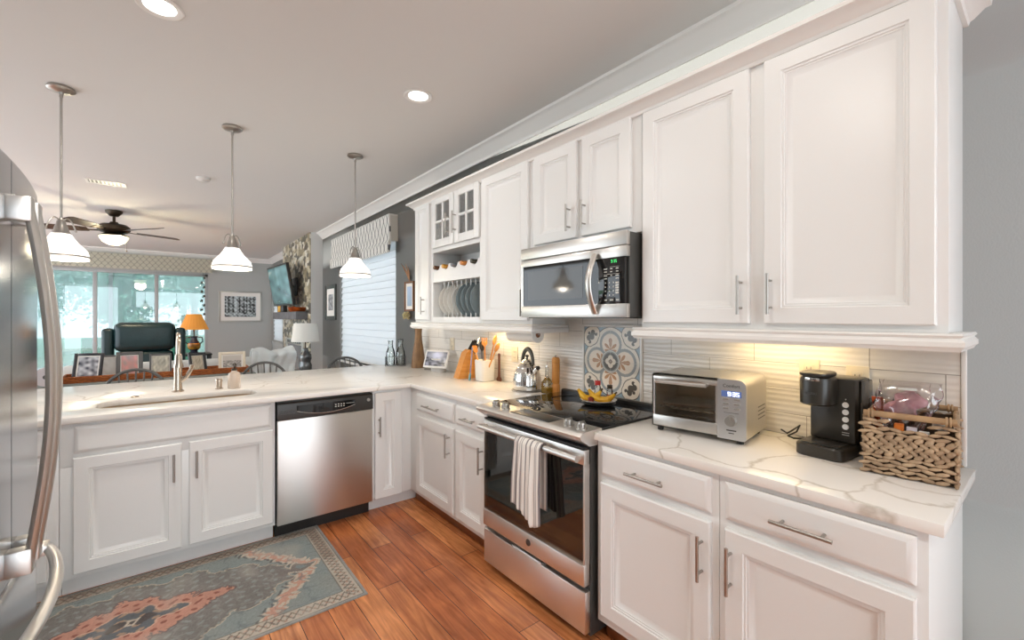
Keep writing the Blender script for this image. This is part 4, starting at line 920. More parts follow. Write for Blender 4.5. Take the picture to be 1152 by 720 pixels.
inb('tea_packet', MB().box(-.006, .018, .110, .018, .030, .158, .002), M('lilac_paper', rgb(214, 206, 214), .6, bump=(40, .05)), 'pale lilac sachet beside the orange box in the basket', 'packet')
inb('tea_packet', MB().box(.022, .016, .105, .046, .026, .150, .002), PAPER, 'white sachet at the middle of the basket gap', 'packet')
t_ = lump((.066, .16, .150), (.020, .026, .018), .2, 9); inb('paper_wad', t_, PAPER, 'crumpled white paper near the right end of the basket', 'paper')

# ================================================================== cooktop back: fruit plate
t = thing('fruit_plate', 'white plate on a dark stand at the back of the cooktop', 'plate', (1.895, 1.60, .925))
part('stand', MB().lathe([(.0, .9255), (.070, .9255), (.092, .934), (.095, .938), (.0, .938)], (1.895, 1.60, 0), 32), BLACKS, t)
part('plate', MB().lathe([(.0, .9385), (.060, .9385), (.098, .951), (.101, .954), (.097, .955), (.058, .944), (.0, .943)], (1.895, 1.60, 0), 40), PWHITE, t)
BAN = M('banana_skin', rgb(232, 186, 44), .5, var=(26, rgb(214, 156, 30)), bump=(40, .05)); BANT = M('banana_tip', rgb(84, 60, 26), .8, bump=(60, .1))
def banana(c, R_, a0, a1, ph, label):
    t = thing('banana', label, 'banana', c, ph, 'bananas on the fruit plate'); q = np.linspace(0, 1, 15); an = a0+(a1-a0)*q
    P_ = [(R_*math.cos(x), 0, R_*math.sin(x)) for x in an]; P_ = [(x, .006*math.sin(i), z+R_) for i, (x, y, z) in enumerate(P_)]
    rr = [.0165*min(1, .45+2.6*min(k, 1-k)) for k in q]
    obj('skin', MB().tube(P_, rr, 8), BAN, t, ang=25); obj('stem', MB().tube([P_[-1], tuple(Vector(P_[-1])+(Vector(P_[-1])-Vector(P_[-2]))*1.3)], [.006, .005], 8), BANT, t); return t
banana((1.842, 1.625, .9625), .080, PI*1.16, PI*1.86, math.radians(-80), 'front banana lying on the left half of the plate')
banana((1.862, 1.545, .9625), .080, PI*1.12, PI*1.80, math.radians(-62), 'banana curving up at the right half of the plate')
tag(obj('plum', MB().lathe([(.0, .0), (.012, .002), (.0175, .014), (.016, .025), (.006, .031), (.0, .029)], (1.815, 1.585, .9475), 20), M('plum_red', rgb(120, 34, 20), .3, bump=(40, .02))), 'small dark red plum between the two bananas', 'plum')
def jar(c, r, h, lidc, label, fillc):
    t = thing('glass_jar', label, 'jar', c, 0, 'little jars on the fruit plate')
    obj('glass', MB().lathe([(.0, 0), (r, 0), (r, h*.62), (r*.75, h*.74), (r*.75, h*.76), (.0, h*.76)], (0, 0, 0), 22), GLASS, t)
    obj('filling', MB().lathe([(.0, .003), (r*.9, .003), (r*.9, h*.34), (.0, h*.34)], (0, 0, 0), 20), fillc, t)
    obj('lid', MB().lathe([(.0, h*.77), (r*.85, h*.77), (r*.88, h*.80), (r*.88, h*.97), (r*.8, h), (.0, h)], (0, 0, 0), 22), lidc, t); return t
REDL = M('red_lid', rgb(190, 34, 26), .3, bump=(40, .02)); SPICE = M('spice_pale', rgb(206, 190, 176), .8, bump=(80, .3)); SPICER = M('spice_red', rgb(190, 70, 50), .8, bump=(80, .3))
jar((1.935, 1.640, .944), .019, .105, REDL, 'glass jar with a red lid standing behind the bananas', SPICE)
jar((1.948, 1.565, .9440), .017, .088, BRONZE, 'glass jar with a dark lid right of the red-lidded one', SPICER)

# ================================================================== countertop, left of the range
tag(obj('trivet', (lambda m_: [m_.tube([(1.925+r*math.cos(q), 2.245+r*math.sin(q), .919) for q in np.linspace(0, 2*PI, 37)[:-1]], .0028, 6, closed=True) for r in (.045, .075, .105)] and [m_.cyl((1.925-.105*math.cos(q), 2.245-.105*math.sin(q), .9195), (1.925+.105*math.cos(q), 2.245+.105*math.sin(q), .9195), .0022, seg=6) for q in (0, PI/4, PI/2, 3*PI/4)] and m_)(MB()), NICKEL), 'round wire trivet under the kettle', 'trivet')
t = thing('kettle', 'polished fluted stovetop kettle with a dark arched handle', 'kettle', (1.925, 2.245, .922))
def kett(q, s):
    prof = [(.080, 0), (.093, .006), (.097, .03), (.095, .07), (.085, .115), (.066, .155), (.040, .185), (.030, .192)]
    x = s*(len(prof)-1); i = min(int(x), len(prof)-2); f_ = x-i; r = prof[i][0]*(1-f_)+prof[i+1][0]*f_; z = prof[i][1]*(1-f_)+prof[i+1][1]*f_
    fl_ = 1-.035*abs(math.sin(q*2*PI*8))*min(1, s*3); return (1.925+r*fl_*math.cos(2*PI*q), 2.245+r*fl_*math.sin(2*PI*q), .9225+z)
mb = MB(); mb.grid(kett, 96, 28); bmesh.ops.remove_doubles(mb.bm, verts=mb.bm.verts, dist=1e-5); part('body', mb, CHROME, t, ang=50)
part('base', MB().lathe([(.0, .9222), (.082, .9222), (.082, .9228), (.0, .9232)], (1.925, 2.245, 0), 32), CHROME, t)
lid = part('lid', MB().lathe([(.032, 1.113), (.033, 1.117), (.020, 1.128), (.0, 1.131)], (1.925, 2.245, 0), 28, cap0=True), CHROME, t)
part('knob', MB().lathe([(.0, 1.131), (.006, 1.131), (.006, 1.140), (.013, 1.146), (.012, 1.154), (.0, 1.158)], (1.925, 2.245, 0), 18), BLACK, lid)
hp = [(1.925+.010, 2.245+.050*math.cos(q)*1.15, 1.085+.105*math.sin(q)) for q in np.linspace(-.12, PI*.86, 20)]
HK = M('kettle_handle_grey', (.07, .065, .05, 1), .3, .3, bump=(40, .02)); part('handle', MB().tube([(1.93, 2.245+.055*math.cos(q), 1.09+.105*math.sin(q)) for q in np.linspace(.0, PI, 20)], [.013+.003*math.sin(PI*k/19) for k in range(20)], 12, flat=.7), HK, t)
part('spout', MB().tube([(1.925, 2.17, 1.045), (1.925, 2.150, 1.068), (1.925, 2.138, 1.075)], [.020, .016, .015], 14), CHROME, t); part('spout_cap', MB().tube([(1.925, 2.139, 1.075), (1.925, 2.128, 1.080)], [.016, .012], 14), BLACK, t)
t = thing('oil_bottle', 'square glass oil bottle with a pour spout beside the pepper mill', 'bottle', (1.965, 2.092, .9145))
part('glass', MB().loft([[(x, y, z) for x, y in rrect(1.965-r, 2.092-r, 1.965+r, 2.092+r, r*rd, 4)] for z, r, rd in ((.9145, .027, .3), (.918, .029, .3), (.985, .029, .3), (1.005, .018, .7), (1.02, .011, .98), (1.075, .010, .98), (1.082, .012, .98))]), GLASS, t)
part('oil', MB().loft([[(x, y, z) for x, y in rrect(1.965-.0265, 2.092-.0265, 1.965+.0265, 2.092+.0265, .008, 4)] for z in (.918, .952)]), M('olive_oil', rgb(196, 152, 50), .25, bump=(10, .01)), t)
part('pour_spout', MB().tube([(1.965, 2.092, 1.082), (1.965, 2.092, 1.10), (1.957, 2.088, 1.122)], [.008, .004, .0028], 10), CHROME, t)
t = thing('pepper_mill', 'tall honey-coloured wooden pepper mill left of the patterned tiles', 'pepper mill', (2.015, 2.062, .9145))
part('body', MB().lathe([(.0, .9145), (.026, .9145), (.027, .922), (.0265, .965), (.0225, .972), (.0225, .978), (.0265, .986), (.025, 1.05), (.0255, 1.105), (.0, 1.105)], (2.015, 2.062, 0), 24), WOODL, t)
part('head', MB().lathe([(.0, 1.106), (.025, 1.106), (.0265, 1.112), (.026, 1.135), (.020, 1.147), (.0, 1.150)], (2.015, 2.062, 0), 24), WOODL, t); part('finial', MB().lathe([(.0, 1.150), (.006, 1.150), (.008, 1.156), (.006, 1.163), (.0, 1.165)], (2.015, 2.062, 0), 14), NICKEL, t)
# crock of utensils
t = thing('utensil_crock', 'white rounded-square utensil crock near the kettle', 'crock', (1.965, 2.80, .9145))
cr = lambda z, r: [(x, y, z) for x, y in rrect(1.965-r, 2.80-r, 1.965+r, 2.80+r, r*.45, 5)]
part('vessel', MB().loft([cr(.9145, .054), cr(.919, .060), cr(1.06, .064), cr(1.076, .0645), cr(1.078, .0625), cr(1.07, .058), cr(.925, .053)]), CERAM, t)
SIL = M('grey_silicone', rgb(120, 118, 116), .5, bump=(60, .03)); BLU = M('pale_blue_silicone', rgb(128, 190, 206), .45, bump=(60, .02)); LAV = M('lavender_handle', rgb(150, 142, 168), .4, bump=(60, .02))
def utensil(name, base, top, head, mat, hmat, label, cat, group='utensils standing in the crock'):
    t = thing(name, label, cat, base, 0, group); b_ = Vector(base); d_ = Vector(top)-b_; L_ = d_.length; dn = d_.normalized()
    part('handle', MB().tube([b_, b_+d_*.5, b_+d_*.82], [.0055, .006, .005], 8), hmat, t)
    rot = dn.to_track_quat('Z', 'Y').to_matrix(); T_ = rot.to_4x4(); T_.translation = b_
    mb = MB()
    if head == 'spoon': mb.sphere((0, 0, L_*.91), 1, (.026, .010, .040), u=16, v=10)
    elif head == 'spatula': mb.loft([[(x, y, z) for x, y in rrect(-w_, -.003, w_, .003, .0025, 2)] for z, w_ in ((L_*.78, .007), (L_*.82, .024), (L_*.98, .028), (L_, .022))])
    elif head == 'fork':
        mb.loft([[(x, y, z) for x, y in rrect(-w_, -.004, w_, .004, .003, 2)] for z, w_ in ((L_*.78, .007), (L_*.84, .024), (L_*.90, .025))])
        for k in (-1, 0, 1): mb.box(k*.018-.005, -.004, L_*.895, k*.018+.005, .004, L_, .002)
    elif head == 'whisk':
        for k in range(5):
            a_ = k*PI/5; mb.tube([(.026*math.sin(q)*math.cos(a_), .026*math.sin(q)*math.sin(a_), L_*.80+.042*(1-math.cos(q))) for q in np.linspace(.1, 2*PI-.1, 17)], .0014, 5)
    mb.bm.transform(T_); part('head', mb, mat, t, ang=50); return t
utensil('wooden_spoon', (1.965, 2.785, .929), (2.000, 2.705, 1.262), 'spoon', WOODL, WOODL, 'tallest wooden spoon at the right of the crock', 'spoon')
utensil('wooden_spoon', (1.950, 2.790, .929), (1.985, 2.650, 1.205), 'spoon', WOODL, WOODL, 'wooden spoon leaning furthest right in the crock', 'spoon')
utensil('wooden_fork', (1.985, 2.815, .929), (1.995, 2.850, 1.248), 'fork', WOODL, WOODL, 'three-pronged wooden fork at the middle of the crock', 'fork')
utensil('wooden_spatula', (1.950, 2.810, .929), (1.930, 2.895, 1.185), 'spatula', WOODL, WOODL, 'flat wooden spatula leaning left in the crock', 'spatula')
utensil('ladle', (1.990, 2.830, .929), (1.985, 2.872, 1.205), 'spoon', BLACKS, SIL, 'black ladle at the back left of the crock', 'ladle')
utensil('whisk', (1.975, 2.835, .929), (2.000, 2.905, 1.225), 'whisk', CHROME, SIL, 'wire whisk leaning far left in the crock', 'whisk')
t = utensil('silicone_scraper', (1.895, 2.868, 1.175), (1.880, 2.885, .9165), 'spatula', BLU, LAV, 'pale blue silicone scraper leaning upside down against the crock', 'scraper', 'utensils standing in the crock'); t['group'] = 'utensil beside the crock'; del t['group']
tag(obj('wooden_paddle', MB().loft([[(x, y, z) for x, y in rrect(2.035, 2.715-w_, 2.048, 2.715+w_, .004, 3)] for z, w_ in ((.9145, .026), (.93, .030), (.95, .012), (1.0, .009), (1.10, .009), (1.12, .012), (1.13, .008))]), WOODD), 'dark wooden paddle propped upright behind the crock', 'paddle')
# knife block
t = thing('knife_block', 'honey-coloured wooden knife block left of the crock', 'knife block', (1.930, 3.035, .9145), math.radians(-12))
pf = [(-.075, 0), (.075, 0), (.090, .115), (.088, .180), (.030, .232), (-.005, .205)]
obj('block', MB().prism(pf, -.052, .062, lambda p, q, h: (p, h, q)), WOODK, t); obj('front_step', MB().prism([(.0765, 0), (.096, 0), (.108, .10), (.102, .150), (.0905, .150), (.0915, .115)], -.045, .045, lambda p, q, h: (p, h, q)), WOODK, t)
for i, (s, h_, ln) in enumerate(((.25, -.032, .095), (.25, 0, .10), (.25, .034, .092), (.68, -.030, .085), (.68, .004, .088), (.68, .038, .080))):
    x, z = .030+.058*s, .232-.052*s; mb = MB(); d_ = Vector((.62, 0, .78)).normalized() if False else Vector((.48, 0, .877)); p_ = Vector((x, h_, z)); mb.tube([p_-d_*.004, p_+d_*.02, p_+d_*ln], [.0058, .0066, .0060], 8, flat=1.5)
    k_ = obj('knife_handle', mb, BLACK, t, label='black knife handle'); m2 = MB()
    for q in (.35, .7): c_ = p_+d_*ln*q; m2.cyl(c_+Vector((0, -.0102, 0)), c_+Vector((0, .0102, 0)), .0022, seg=6)
    obj('rivets', m2, CHROME, k_)
# smart display
t = thing('smart_display', 'white smart display showing a black and white photo', 'smart display', (1.925, 3.52, .9145), math.radians(-66))
obj('base', MB().loft([[(x, y, z) for x, y in rrect(-.07, .005, .07, .095-d, .03)] for z, d in ((0, 0), (.03, .005), (.10, .035), (.12, .045))]), M('fabric_grey', rgb(200, 198, 194), .9, bump=(300, .2)), t)
SCR = attr_mat('screen_photo', .15)
T_ = Matrix.Translation((0, -.018, .040)) @ Matrix.Rotation(math.radians(-20), 4, 'X')
mb = MB(); mb.box(-.130, 0, 0, .130, .011, .166, .005); mb.bm.transform(T_); sc_ = obj('screen', mb, PLASTW, t)
def photo_mesh(name, w_, h_, fn, T, n=(60, 40)):
    V = []; F = []; cl_ = []
    for i in range(n[0]+1):
        for j in range(n[1]+1): u, v = i/n[0], j/n[1]; V.append(T @ Vector(((u-.5)*w_, -.0008, v*h_))); cl_.append(fn(u, v))
    for i in range(n[0]):
        for j in range(n[1]): q = i*(n[1]+1)+j; F.append((q, q+n[1]+1, q+n[1]+2, q+1))
    me = bpy.data.meshes.new(name); me.from_pydata(V, [], F); colour_mesh(me, np.array(cl_)); return me
def noise2(seed, sc=1.0):
    r0 = np.random.default_rng(seed); k = r0.normal(0, 14*sc, (14, 2)); p = r0.uniform(0, 6, 14); return lambda u, v: sum(math.sin(k[i, 0]*u+k[i, 1]*v+p[i]) for i in range(14))/5
nA = noise2(11)
def scr_fn(u, v):
    g = .20+.55*max(0, v-.35)+.22*nA(u, v)*(1 if v < .72 else .35); g = min(.85, max(.03, g)); return (g*.92, g*.95, g*1.12)
def scr_fn(u, v):
    g = .13+.75*math.exp(-((u-.52)**2*9+(v-.75)**2*7))+.24*nA(u, v)*(1 if v < .6 else .35); g = min(.85, max(.03, g)); return (g*.85, g*.9, g*1.1)
obj('picture', photo_mesh('picture', .228, .132, scr_fn, T_ @ Matrix.Translation((0, -.0003, .017))), SCR, sc_)
tag(obj('power_cord', MB().tube([(1.985, 3.655, .921), (1.965, 3.69, .918), (1.92, 3.72, .918), (1.95, 3.78, .918), (2.03, 3.74, .918), (2.065, 3.70, .93)], .003, 8), M('grey_cord', rgb(120, 116, 110), .5, bump=(60, .02))), 'grey power cord behind the smart display', 'cord')
# carved wooden vase
tag(obj('wooden_vase', MB().lathe([(.0, .9145), (.068, .9145), (.070, .92), (.060, 1.03), (.047, 1.12), (.036, 1.19), (.0355, 1.20), (.0385, 1.203), (.036, 1.208), (.033, 1.24), (.036, 1.30), (.030, 1.303), (.0, 1.296)], (1.975, 3.955, 0), 32), WOODB), 'tall brown carved wooden vase under the far end of the cabinets', 'vase')
# wire caddy with two glass bottles
t = thing('wire_caddy', 'grey wire caddy holding two empty glass bottles', 'caddy', (1.86, 4.235, .9145), math.radians(-28))
mb = MB(); hx, hy = .098, .052
for z in (.004, .095): mb.tube([(-hx, -hy, z), (hx, -hy, z), (hx, hy, z), (-hx, hy, z)], .0026, 6, closed=True)
for x in np.linspace(-hx, hx, 7):
    for y in (-hy, hy): mb.cyl((x, y, .004), (x, y, .095), .0018, seg=6)
    mb.cyl((x, -hy, .004), (x, hy, .004), .0018, seg=6)
for y in (-.02, .02):
    for x in (-hx, hx): mb.cyl((x, y, .004), (x, y, .095), .0018, seg=6)
obj('basket', mb, M('grey_wire', rgb(110, 112, 114), .4, .7, bump=(60, .02)), t)
RM = root_matrix(t)
for k, (x, lab) in enumerate(((-.049, 'empty glass milk bottle at the left of the wire caddy'), (.049, 'empty glass milk bottle with a dark swing top in the wire caddy'))):
    c_ = RM @ Vector((x, 0, .0075)); bt = thing('glass_bottle', lab, 'bottle', tuple(c_), 0, 'glass bottles in the wire caddy')
    obj('glass', MB().lathe([(.0, 0), (.042, 0), (.0465, .006), (.0465, .105), (.041, .140), (.025, .185), (.0225, .21), (.0225, .237), (.026, .239), (.026, .252), (.0225, .252), (.0205, .237), (.0205, .21), (.023, .183), (.039, .138), (.0445, .104), (.0445, .008), (.0, .004)], (0, 0, 0), 28), GLASS, bt)
    if k: obj('swing_top', MB().lathe([(.0, .2525), (.028, .2525), (.028, .264), (.0, .266)], (0, 0, 0), 20), DARKG, bt)
# ================================================================== lights on the ceiling
def pendant(x, y, label, watts=PENDANT_W):
    t = thing('pendant_light', label, 'pendant light', (x, y, CZ), 0, 'pendant lights over the peninsula')
    obj('canopy', MB().lathe([(.0, 0), (.062, 0), (.066, -.006), (.066, -.014), (.056, -.022), (.014, -.030), (.010, -.042), (.0, -.042)], (0, 0, 0), 32), NICKEL, t)
    obj('stem', MB().cyl((0, 0, -.04), (0, 0, -.80), .0062, seg=12).lathe([(.0, -.045), (.009, -.045), (.009, -.06), (.0, -.06)], (0, 0, 0), 12), NICKEL, t)
    hz = -.865
    hol = obj('socket_holder', MB().lathe([(.0, hz+.075), (.009, hz+.072), (.011, hz+.06), (.020, hz+.052), (.024, hz+.03), (.030, hz+.018), (.036, hz-.01), (.046, hz-.022), (.046, hz-.03), (.0, hz-.03)], (0, 0, 0), 28), NICKEL, t)
    for a_ in (0, PI):
        q = np.linspace(0, 1, 15); pts = [((.012+.060*k)*math.cos(a_+.6), (.012+.060*k)*math.sin(a_+.6), hz+.058+.022*math.sin(PI*k)-.058*k**2) for k in q]
        obj('scroll_arm', MB().tube(pts, .0042, 8), NICKEL, hol)
        obj('thumb_screw', MB().sphere(pts[-1], .0075, u=10, v=8), NICKEL, hol)
    oz = [(.044, -.890), (.049, -.897), (.058, -.915), (.078, -.945), (.100, -.968), (.118, -.990), (.126, -1.018), (.1275, -1.048)]
    prof = oz+[(.1245, -1.048)]+[(r-.004, z-.001) for r, z in oz[::-1][1:]]
    sh = obj('glass_shade', MB().lathe(prof, (0, 0, 0), 40, cap0=False, cap1=False), LAMPGL, t)
    obj('rim_band', MB().lathe([(.1268, -1.024), (.1295, -1.026), (.1305, -1.032), (.1285, -1.034), (.1268, -1.033)], (0, 0, 0), 40, cap0=False, cap1=False), NICKEL, sh)
    obj('bulb', MB().lathe([(.0, -.90), (.012, -.905), (.015, -.93), (.030, -.965), (.030, -.985), (.018, -1.005), (.0, -1.010)], (0, 0, 0), 18), LAMPGL, t)
    lamp('pendant_glow', 'POINT', (x, y, CZ-1.035), watts, (1, .88, .72), t, size=.05); return t
pendant(-.484, 3.80, 'left pendant light with a white bell shade, nearest the refrigerator'); pendant(.400, 3.80, 'middle of the three white bell-shaded pendant lights, right of the faucet'); pendant(1.300, 3.80, 'right pendant light with a white bell shade in front of the right-hand window')
def downlight(x, y, label, watts=DOWNLIGHT_W):
    t = thing('recessed_downlight', label, 'ceiling light', (x, y, CZ), 0, 'recessed ceiling lights')
    obj('trim_ring', MB().lathe([(.062, -.0005), (.088, -.0005), (.090, -.004), (.084, -.008), (.066, -.006), (.060, -.002)], (0, 0, 0), 36, cap0=False, cap1=False), TRIM, t)
    obj('lens', MB().lathe([(.0, -.0008), (.0605, -.0008), (.0605, -.003), (.0, -.0035)], (0, 0, 0), 32), DLENS, t)
    lamp('downlight_beam', 'AREA', (x, y, CZ-.012), watts, (1, .94, .86), t, size=.11); return t
downlight(-.010, 2.53, 'lit recessed downlight at the top left of the picture', DOWNLIGHT_LEFT_W); downlight(1.262, 2.53, 'lit recessed downlight in front of the wall cabinets')
for k, (x, y) in enumerate(((-.010, .75), (1.262, .75), (-.010, -1.05), (1.262, -1.05))): downlight(x, y, ['lit recessed downlight in the ceiling behind the refrigerator end', 'lit recessed downlight above the right-hand countertop', 'lit recessed downlight behind the camera on the fridge side', 'lit recessed downlight behind the camera on the range side'][k], DOWNLIGHT_LEFT_W if x < 0 else DOWNLIGHT_W)  # out-of-view downlights added to fill the kitchen with light
t = thing('ceiling_vent', 'white louvred air vent in the ceiling before the fan', 'vent', (-.46, 6.18, CZ)); 
obj('frame', MB().box(-.155, -.09, -.008, .155, -.07, -.0005).box(-.155, .07, -.008, .155, .09, -.0005).box(-.155, -.07, -.008, -.135, .07, -.0005).box(.135, -.07, -.008, .155, .07, -.0005), TRIM, t); obj('dark_duct', MB().box(-.135, -.07, -.002, .135, .07, -.0005), DARKG, t)
mb = MB()
for k in range(9): x = -.125+k*.031; mb.box(x, -.07, -.007, x+.013, .07, -.003)
obj('louvres', mb, TRIM, t)
tag(obj('smoke_detector', MB().lathe([(.0, CZ-.0005), (.06, CZ-.0005), (.06, CZ-.02), (.045, CZ-.032), (.0, CZ-.034)], (.318, 5.36, 0), 24), PLASTW), 'small round white smoke detector on the ceiling', 'smoke detector')
# ceiling fan
fxx, fyy = -.50, 7.75
t = thing('ceiling_fan', 'dark bronze ceiling fan with five blades and a glowing bowl light', 'ceiling fan', (fxx, fyy, CZ), -.86)
obj('canopy', MB().lathe([(.0, -.001), (.088, -.001), (.085, -.03), (.045, -.075), (.02, -.08), (.0, -.08)], (0, 0, 0), 28), BRONZE, t); obj('downrod', MB().cyl((0, 0, -.075), (0, 0, -.17), .016, seg=12), BRONZE, t)
obj('motor', MB().lathe([(.0, -.145), (.04, -.15), (.05, -.17), (.13, -.185), (.165, -.21), (.168, -.255), (.14, -.285), (.09, -.295), (.0, -.295)], (0, 0, 0), 32), BRONZE, t)
BLADE = M('fan_blade_walnut', rgb(52, 44, 40), .4, var=(8, rgb(68, 58, 52)), stretch=(1, 8, 1))
for k in range(5):
    a_ = 2*PI*k/5; T_ = Matrix.Rotation(a_, 4, 'Z') @ Matrix.Translation((0, 0, -.262)) @ Matrix.Rotation(.30, 4, 'X')
    mb = MB(); out = [(.26, -.052), (.34, -.062), (.70, -.072), (.735, -.05), (.74, 0), (.735, .05), (.70, .072), (.34, .062), (.26, .052)]
    mb.loft([[(x, y, z) for x, y in out] for z in (-.003, .004)]); mb.bm.transform(T_); bl = obj('blade', mb, BLADE, t)
    mb = MB(); mb.loft([[(x, y, z) for x, y in ((.12, -.018), (.24, -.014), (.33, -.04), (.335, .04), (.24, .014), (.12, .018))] for z in (-.009, -.0032)]); mb.bm.transform(T_); obj('blade_iron', mb, BRONZE, bl)
obj('light_kit', MB().lathe([(.0, -.296), (.085, -.296), (.12, -.315), (.155, -.330), (.155, -.338), (.0, -.338)], (0, 0, 0), 32), BRONZE, t)
obj('bowl', MB().lathe([(.150, -.339), (.146, -.365), (.115, -.415), (.06, -.445), (.0, -.452)], (0, 0, 0), 36, cap0=False), FANGL, t)
mb = MB(); mb.cyl((.10, .08, -.338), (.10, .08, -.52), .0015, seg=5); mb.sphere((.10, .08, -.525), .008, u=8, v=6); obj('pull_chain', mb, BRONZE, t)
lamp('fan_glow', 'POINT', (fxx, fyy, CZ-.50), 34, (1, .86, .58), t, size=.12); lamp('fan_uplight', 'POINT', (fxx+.06, fyy+.02, CZ-.325), 30, (1, .86, .58), t, size=.05)

# ================================================================== window dressings, pictures on the right wall
def roman(name, label, f, u0, u1, z0, z1, mat, fold):
    # f(u, n, z): n = distance from the wall
    t = thing(name, label, 'window shade', f((u0+u1)/2, .05, z0))
    pr_ = [(.0, z1), (.10, z1), (.104, z1-.01), (.100, z0+fold+.02), (.118, z0+fold-.01), (.116, z0+.012), (.108, z0), (.098, z0), (.094, z0+.02), (.08, z0+fold), (.09, z1-.02), (.0, z1-.02)]
    mb = MB(); mb.loft([[f(u, n, z) for n, z in pr_] for u in (u0, u1)]); part('fabric', mb, mat, t)
    for u in (u0, u1): e = MB(); e.prism([(.0, z0+fold), (.092, z0+fold), (.098, z1-.004), (.0, z1-.004)], u+(.001 if u == u0 else -.013), u+(.013 if u == u0 else -.001), lambda p, q, h: f(h, p, q)); part('end_return', e, VAL_PLAIN, t)
    return t
roman('roman_shade', 'grey ogee-patterned roman shade over the right-hand window', lambda u, n, z: (XW-.001-n, u, z), W1[0]-.06, W1[1]+.10, 2.14, 2.575, VAL_SIDE, .13)
roman('valance', 'taupe trellis-patterned valance across the top of the back windows', lambda u, n, z: (u, YB-.001-n, z), WB[0]-.06, WB[1]+.07, 2.40, CZ-.108, VAL_BACK, .04)
def blind_mat():
    m, n, l, p = newmat('translucent_blind'); d = n.new('ShaderNodeBsdfTranslucent'); d.inputs[0].default_value = (.93, .95, .96, 1); mx = n.new('ShaderNodeMixShader'); mx.inputs[0].default_value = .42
    p.inputs['Base Color'].default_value = rgb(238, 240, 242); p.inputs['Roughness'].default_value = .8; l.new(p.outputs[0], mx.inputs[1]); l.new(d.outputs[0], mx.inputs[2]); l.new(mx.outputs[0], n['Material Output'].inputs[0]); return m
BLIND = blind_mat()
def blind(name, label, y0, y1, z0, z1, n_):
    t = thing(name, label, 'blind', (XW+.02, (y0+y1)/2, z0)); h = (z1-z0)/n_
    mb = MB(); pts = []
    for k in range(n_+1):
        z = z1-k*h; pts += [(XW+.012, z+.004), (XW+.030, z-.002)] if k else [(XW+.022, z1)]
        if k < n_: pts += [(XW+.030, z-.010), (XW+.024, z-h*.5)]
    a_ = pts; bk = [(x+.003, z) for x, z in pts[::-1]]; mb.loft([[(x, y, z) for x, z in a_+bk] for y in (y0, y1)]); part('fabric', mb, BLIND, t)
    part('bottom_rail', MB().box(XW+.008, y0, z0-.02, XW+.038, y1, z0-.001, .004), TRIM, t); return t
blind('window_blind', 'white horizontally pleated blind lit from outside in the right-hand window', W1[0]+.008, W1[1]-.008, W1[2]+.035, 2.28, 17)
blind('window_blind', 'white pleated blind in the far window beyond the chimney', W2[0]+.008, W2[1]-.008, W2[2]+.03, W2[3]-.01, 14)
def framed(name, label, T, w_, h_, fmat, fw, mat_w, fn, cat='picture', d_=.022, n=(40, 30), mcol=None):
    # local: x right, z up, -y towards the viewer
    t = thing(name, label, cat, tuple(T.translation)); mb = MB()
    mb.box(-w_/2, -d_, 0, -w_/2+fw, 0, h_, .003); mb.box(w_/2-fw, -d_, 0, w_/2, 0, h_, .003); mb.box(-w_/2+fw, -d_, 0, w_/2-fw, 0, fw, .003); mb.box(-w_/2+fw, -d_, h_-fw, w_/2-fw, 0, h_, .003)
    mb.bm.transform(T); part('frame', mb, fmat, t)
    mb = MB(); mb.box(-w_/2+fw, -d_*.45, fw, w_/2-fw, -.001, h_-fw); mb.bm.transform(T); bm_ = part('mount', mb, mcol or PAPER, t)
    me = photo_mesh('picture', w_-2*fw-2*mat_w, h_-2*fw-2*mat_w, fn, T @ Matrix.Translation((0, -d_*.45-.0006, fw+mat_w)), n); obj('picture', me, SCR2, t, world=True)
    return t
SCR2 = attr_mat('printed_picture', .35)
SILV = M('silver_frame', (.55, .54, .50, 1), .35, .7, bump=(60, .05)); BLKF = M('black_frame', (.03, .03, .033, 1), .35, bump=(60, .03)); GRYF = M('grey_frame', rgb(92, 92, 92), .45, bump=(60, .05)); CRMF = M('cream_frame', rgb(226, 214, 192), .5, bump=(60, .05)); BRNF = M('brown_frame', rgb(126, 84, 52), .5, bump=(60, .05))
nB = noise2(21, 1.6); nC = noise2(5); nD = noise2(8, .7); nE = noise2(33, 1.3)
def forest(u, v):
    trunk = .5+.5*math.sin(u*47+2*math.sin(u*9)); g = .30+.30*nB(u*1.4, v*1.2)-.34*(trunk > .72)*(v > .2)+.12*v+.25*(abs(u-.33) < .05); g = min(.72, max(.02, g)); return (g*.88, g*.98, g)
framed('framed_picture', 'silver-framed black and white woodland print on the back wall', Matrix.Translation((1.428, YB-.002, 1.305)), .86, .71, SILV, .03, .085, forest, n=(90, 60))
RZ = Matrix.Rotation(-PI/2, 4, 'Z')      # hung on the right wall, facing -X
framed('framed_picture', 'dark-framed small landscape on the right wall left of the window', Matrix.Translation((XW-.002, 7.18, 1.37)) @ RZ, .54, .55, M('dark_green_frame', rgb(66, 72, 68), .5, bump=(60, .05)), .06, .09, lambda u, v: ((.30+.2*nC(u, v))*.9,)*2+((.28+.2*nC(u, v)),))
framed('framed_picture', 'narrow brown-framed picture on the wall beside the wall cabinets', Matrix.Translation((XW-.002, 4.36, 1.475)) @ RZ, .22, .32, BRNF, .02, .035, lambda u, v: (.32+.1*v, .42+.12*v, .55+.2*v))
DRY = M('dried_grass', rgb(164, 124, 92), .8, bump=(60, .1)); FLW = M('dried_flowers', rgb(214, 202, 160), .8, var=(40, rgb(168, 158, 110)), bump=(60, .2))
t = thing('dried_grass_spray', 'spray of dried grass fixed above the brown-framed picture', 'dried plant', (XW-.02, 4.36, 1.80))
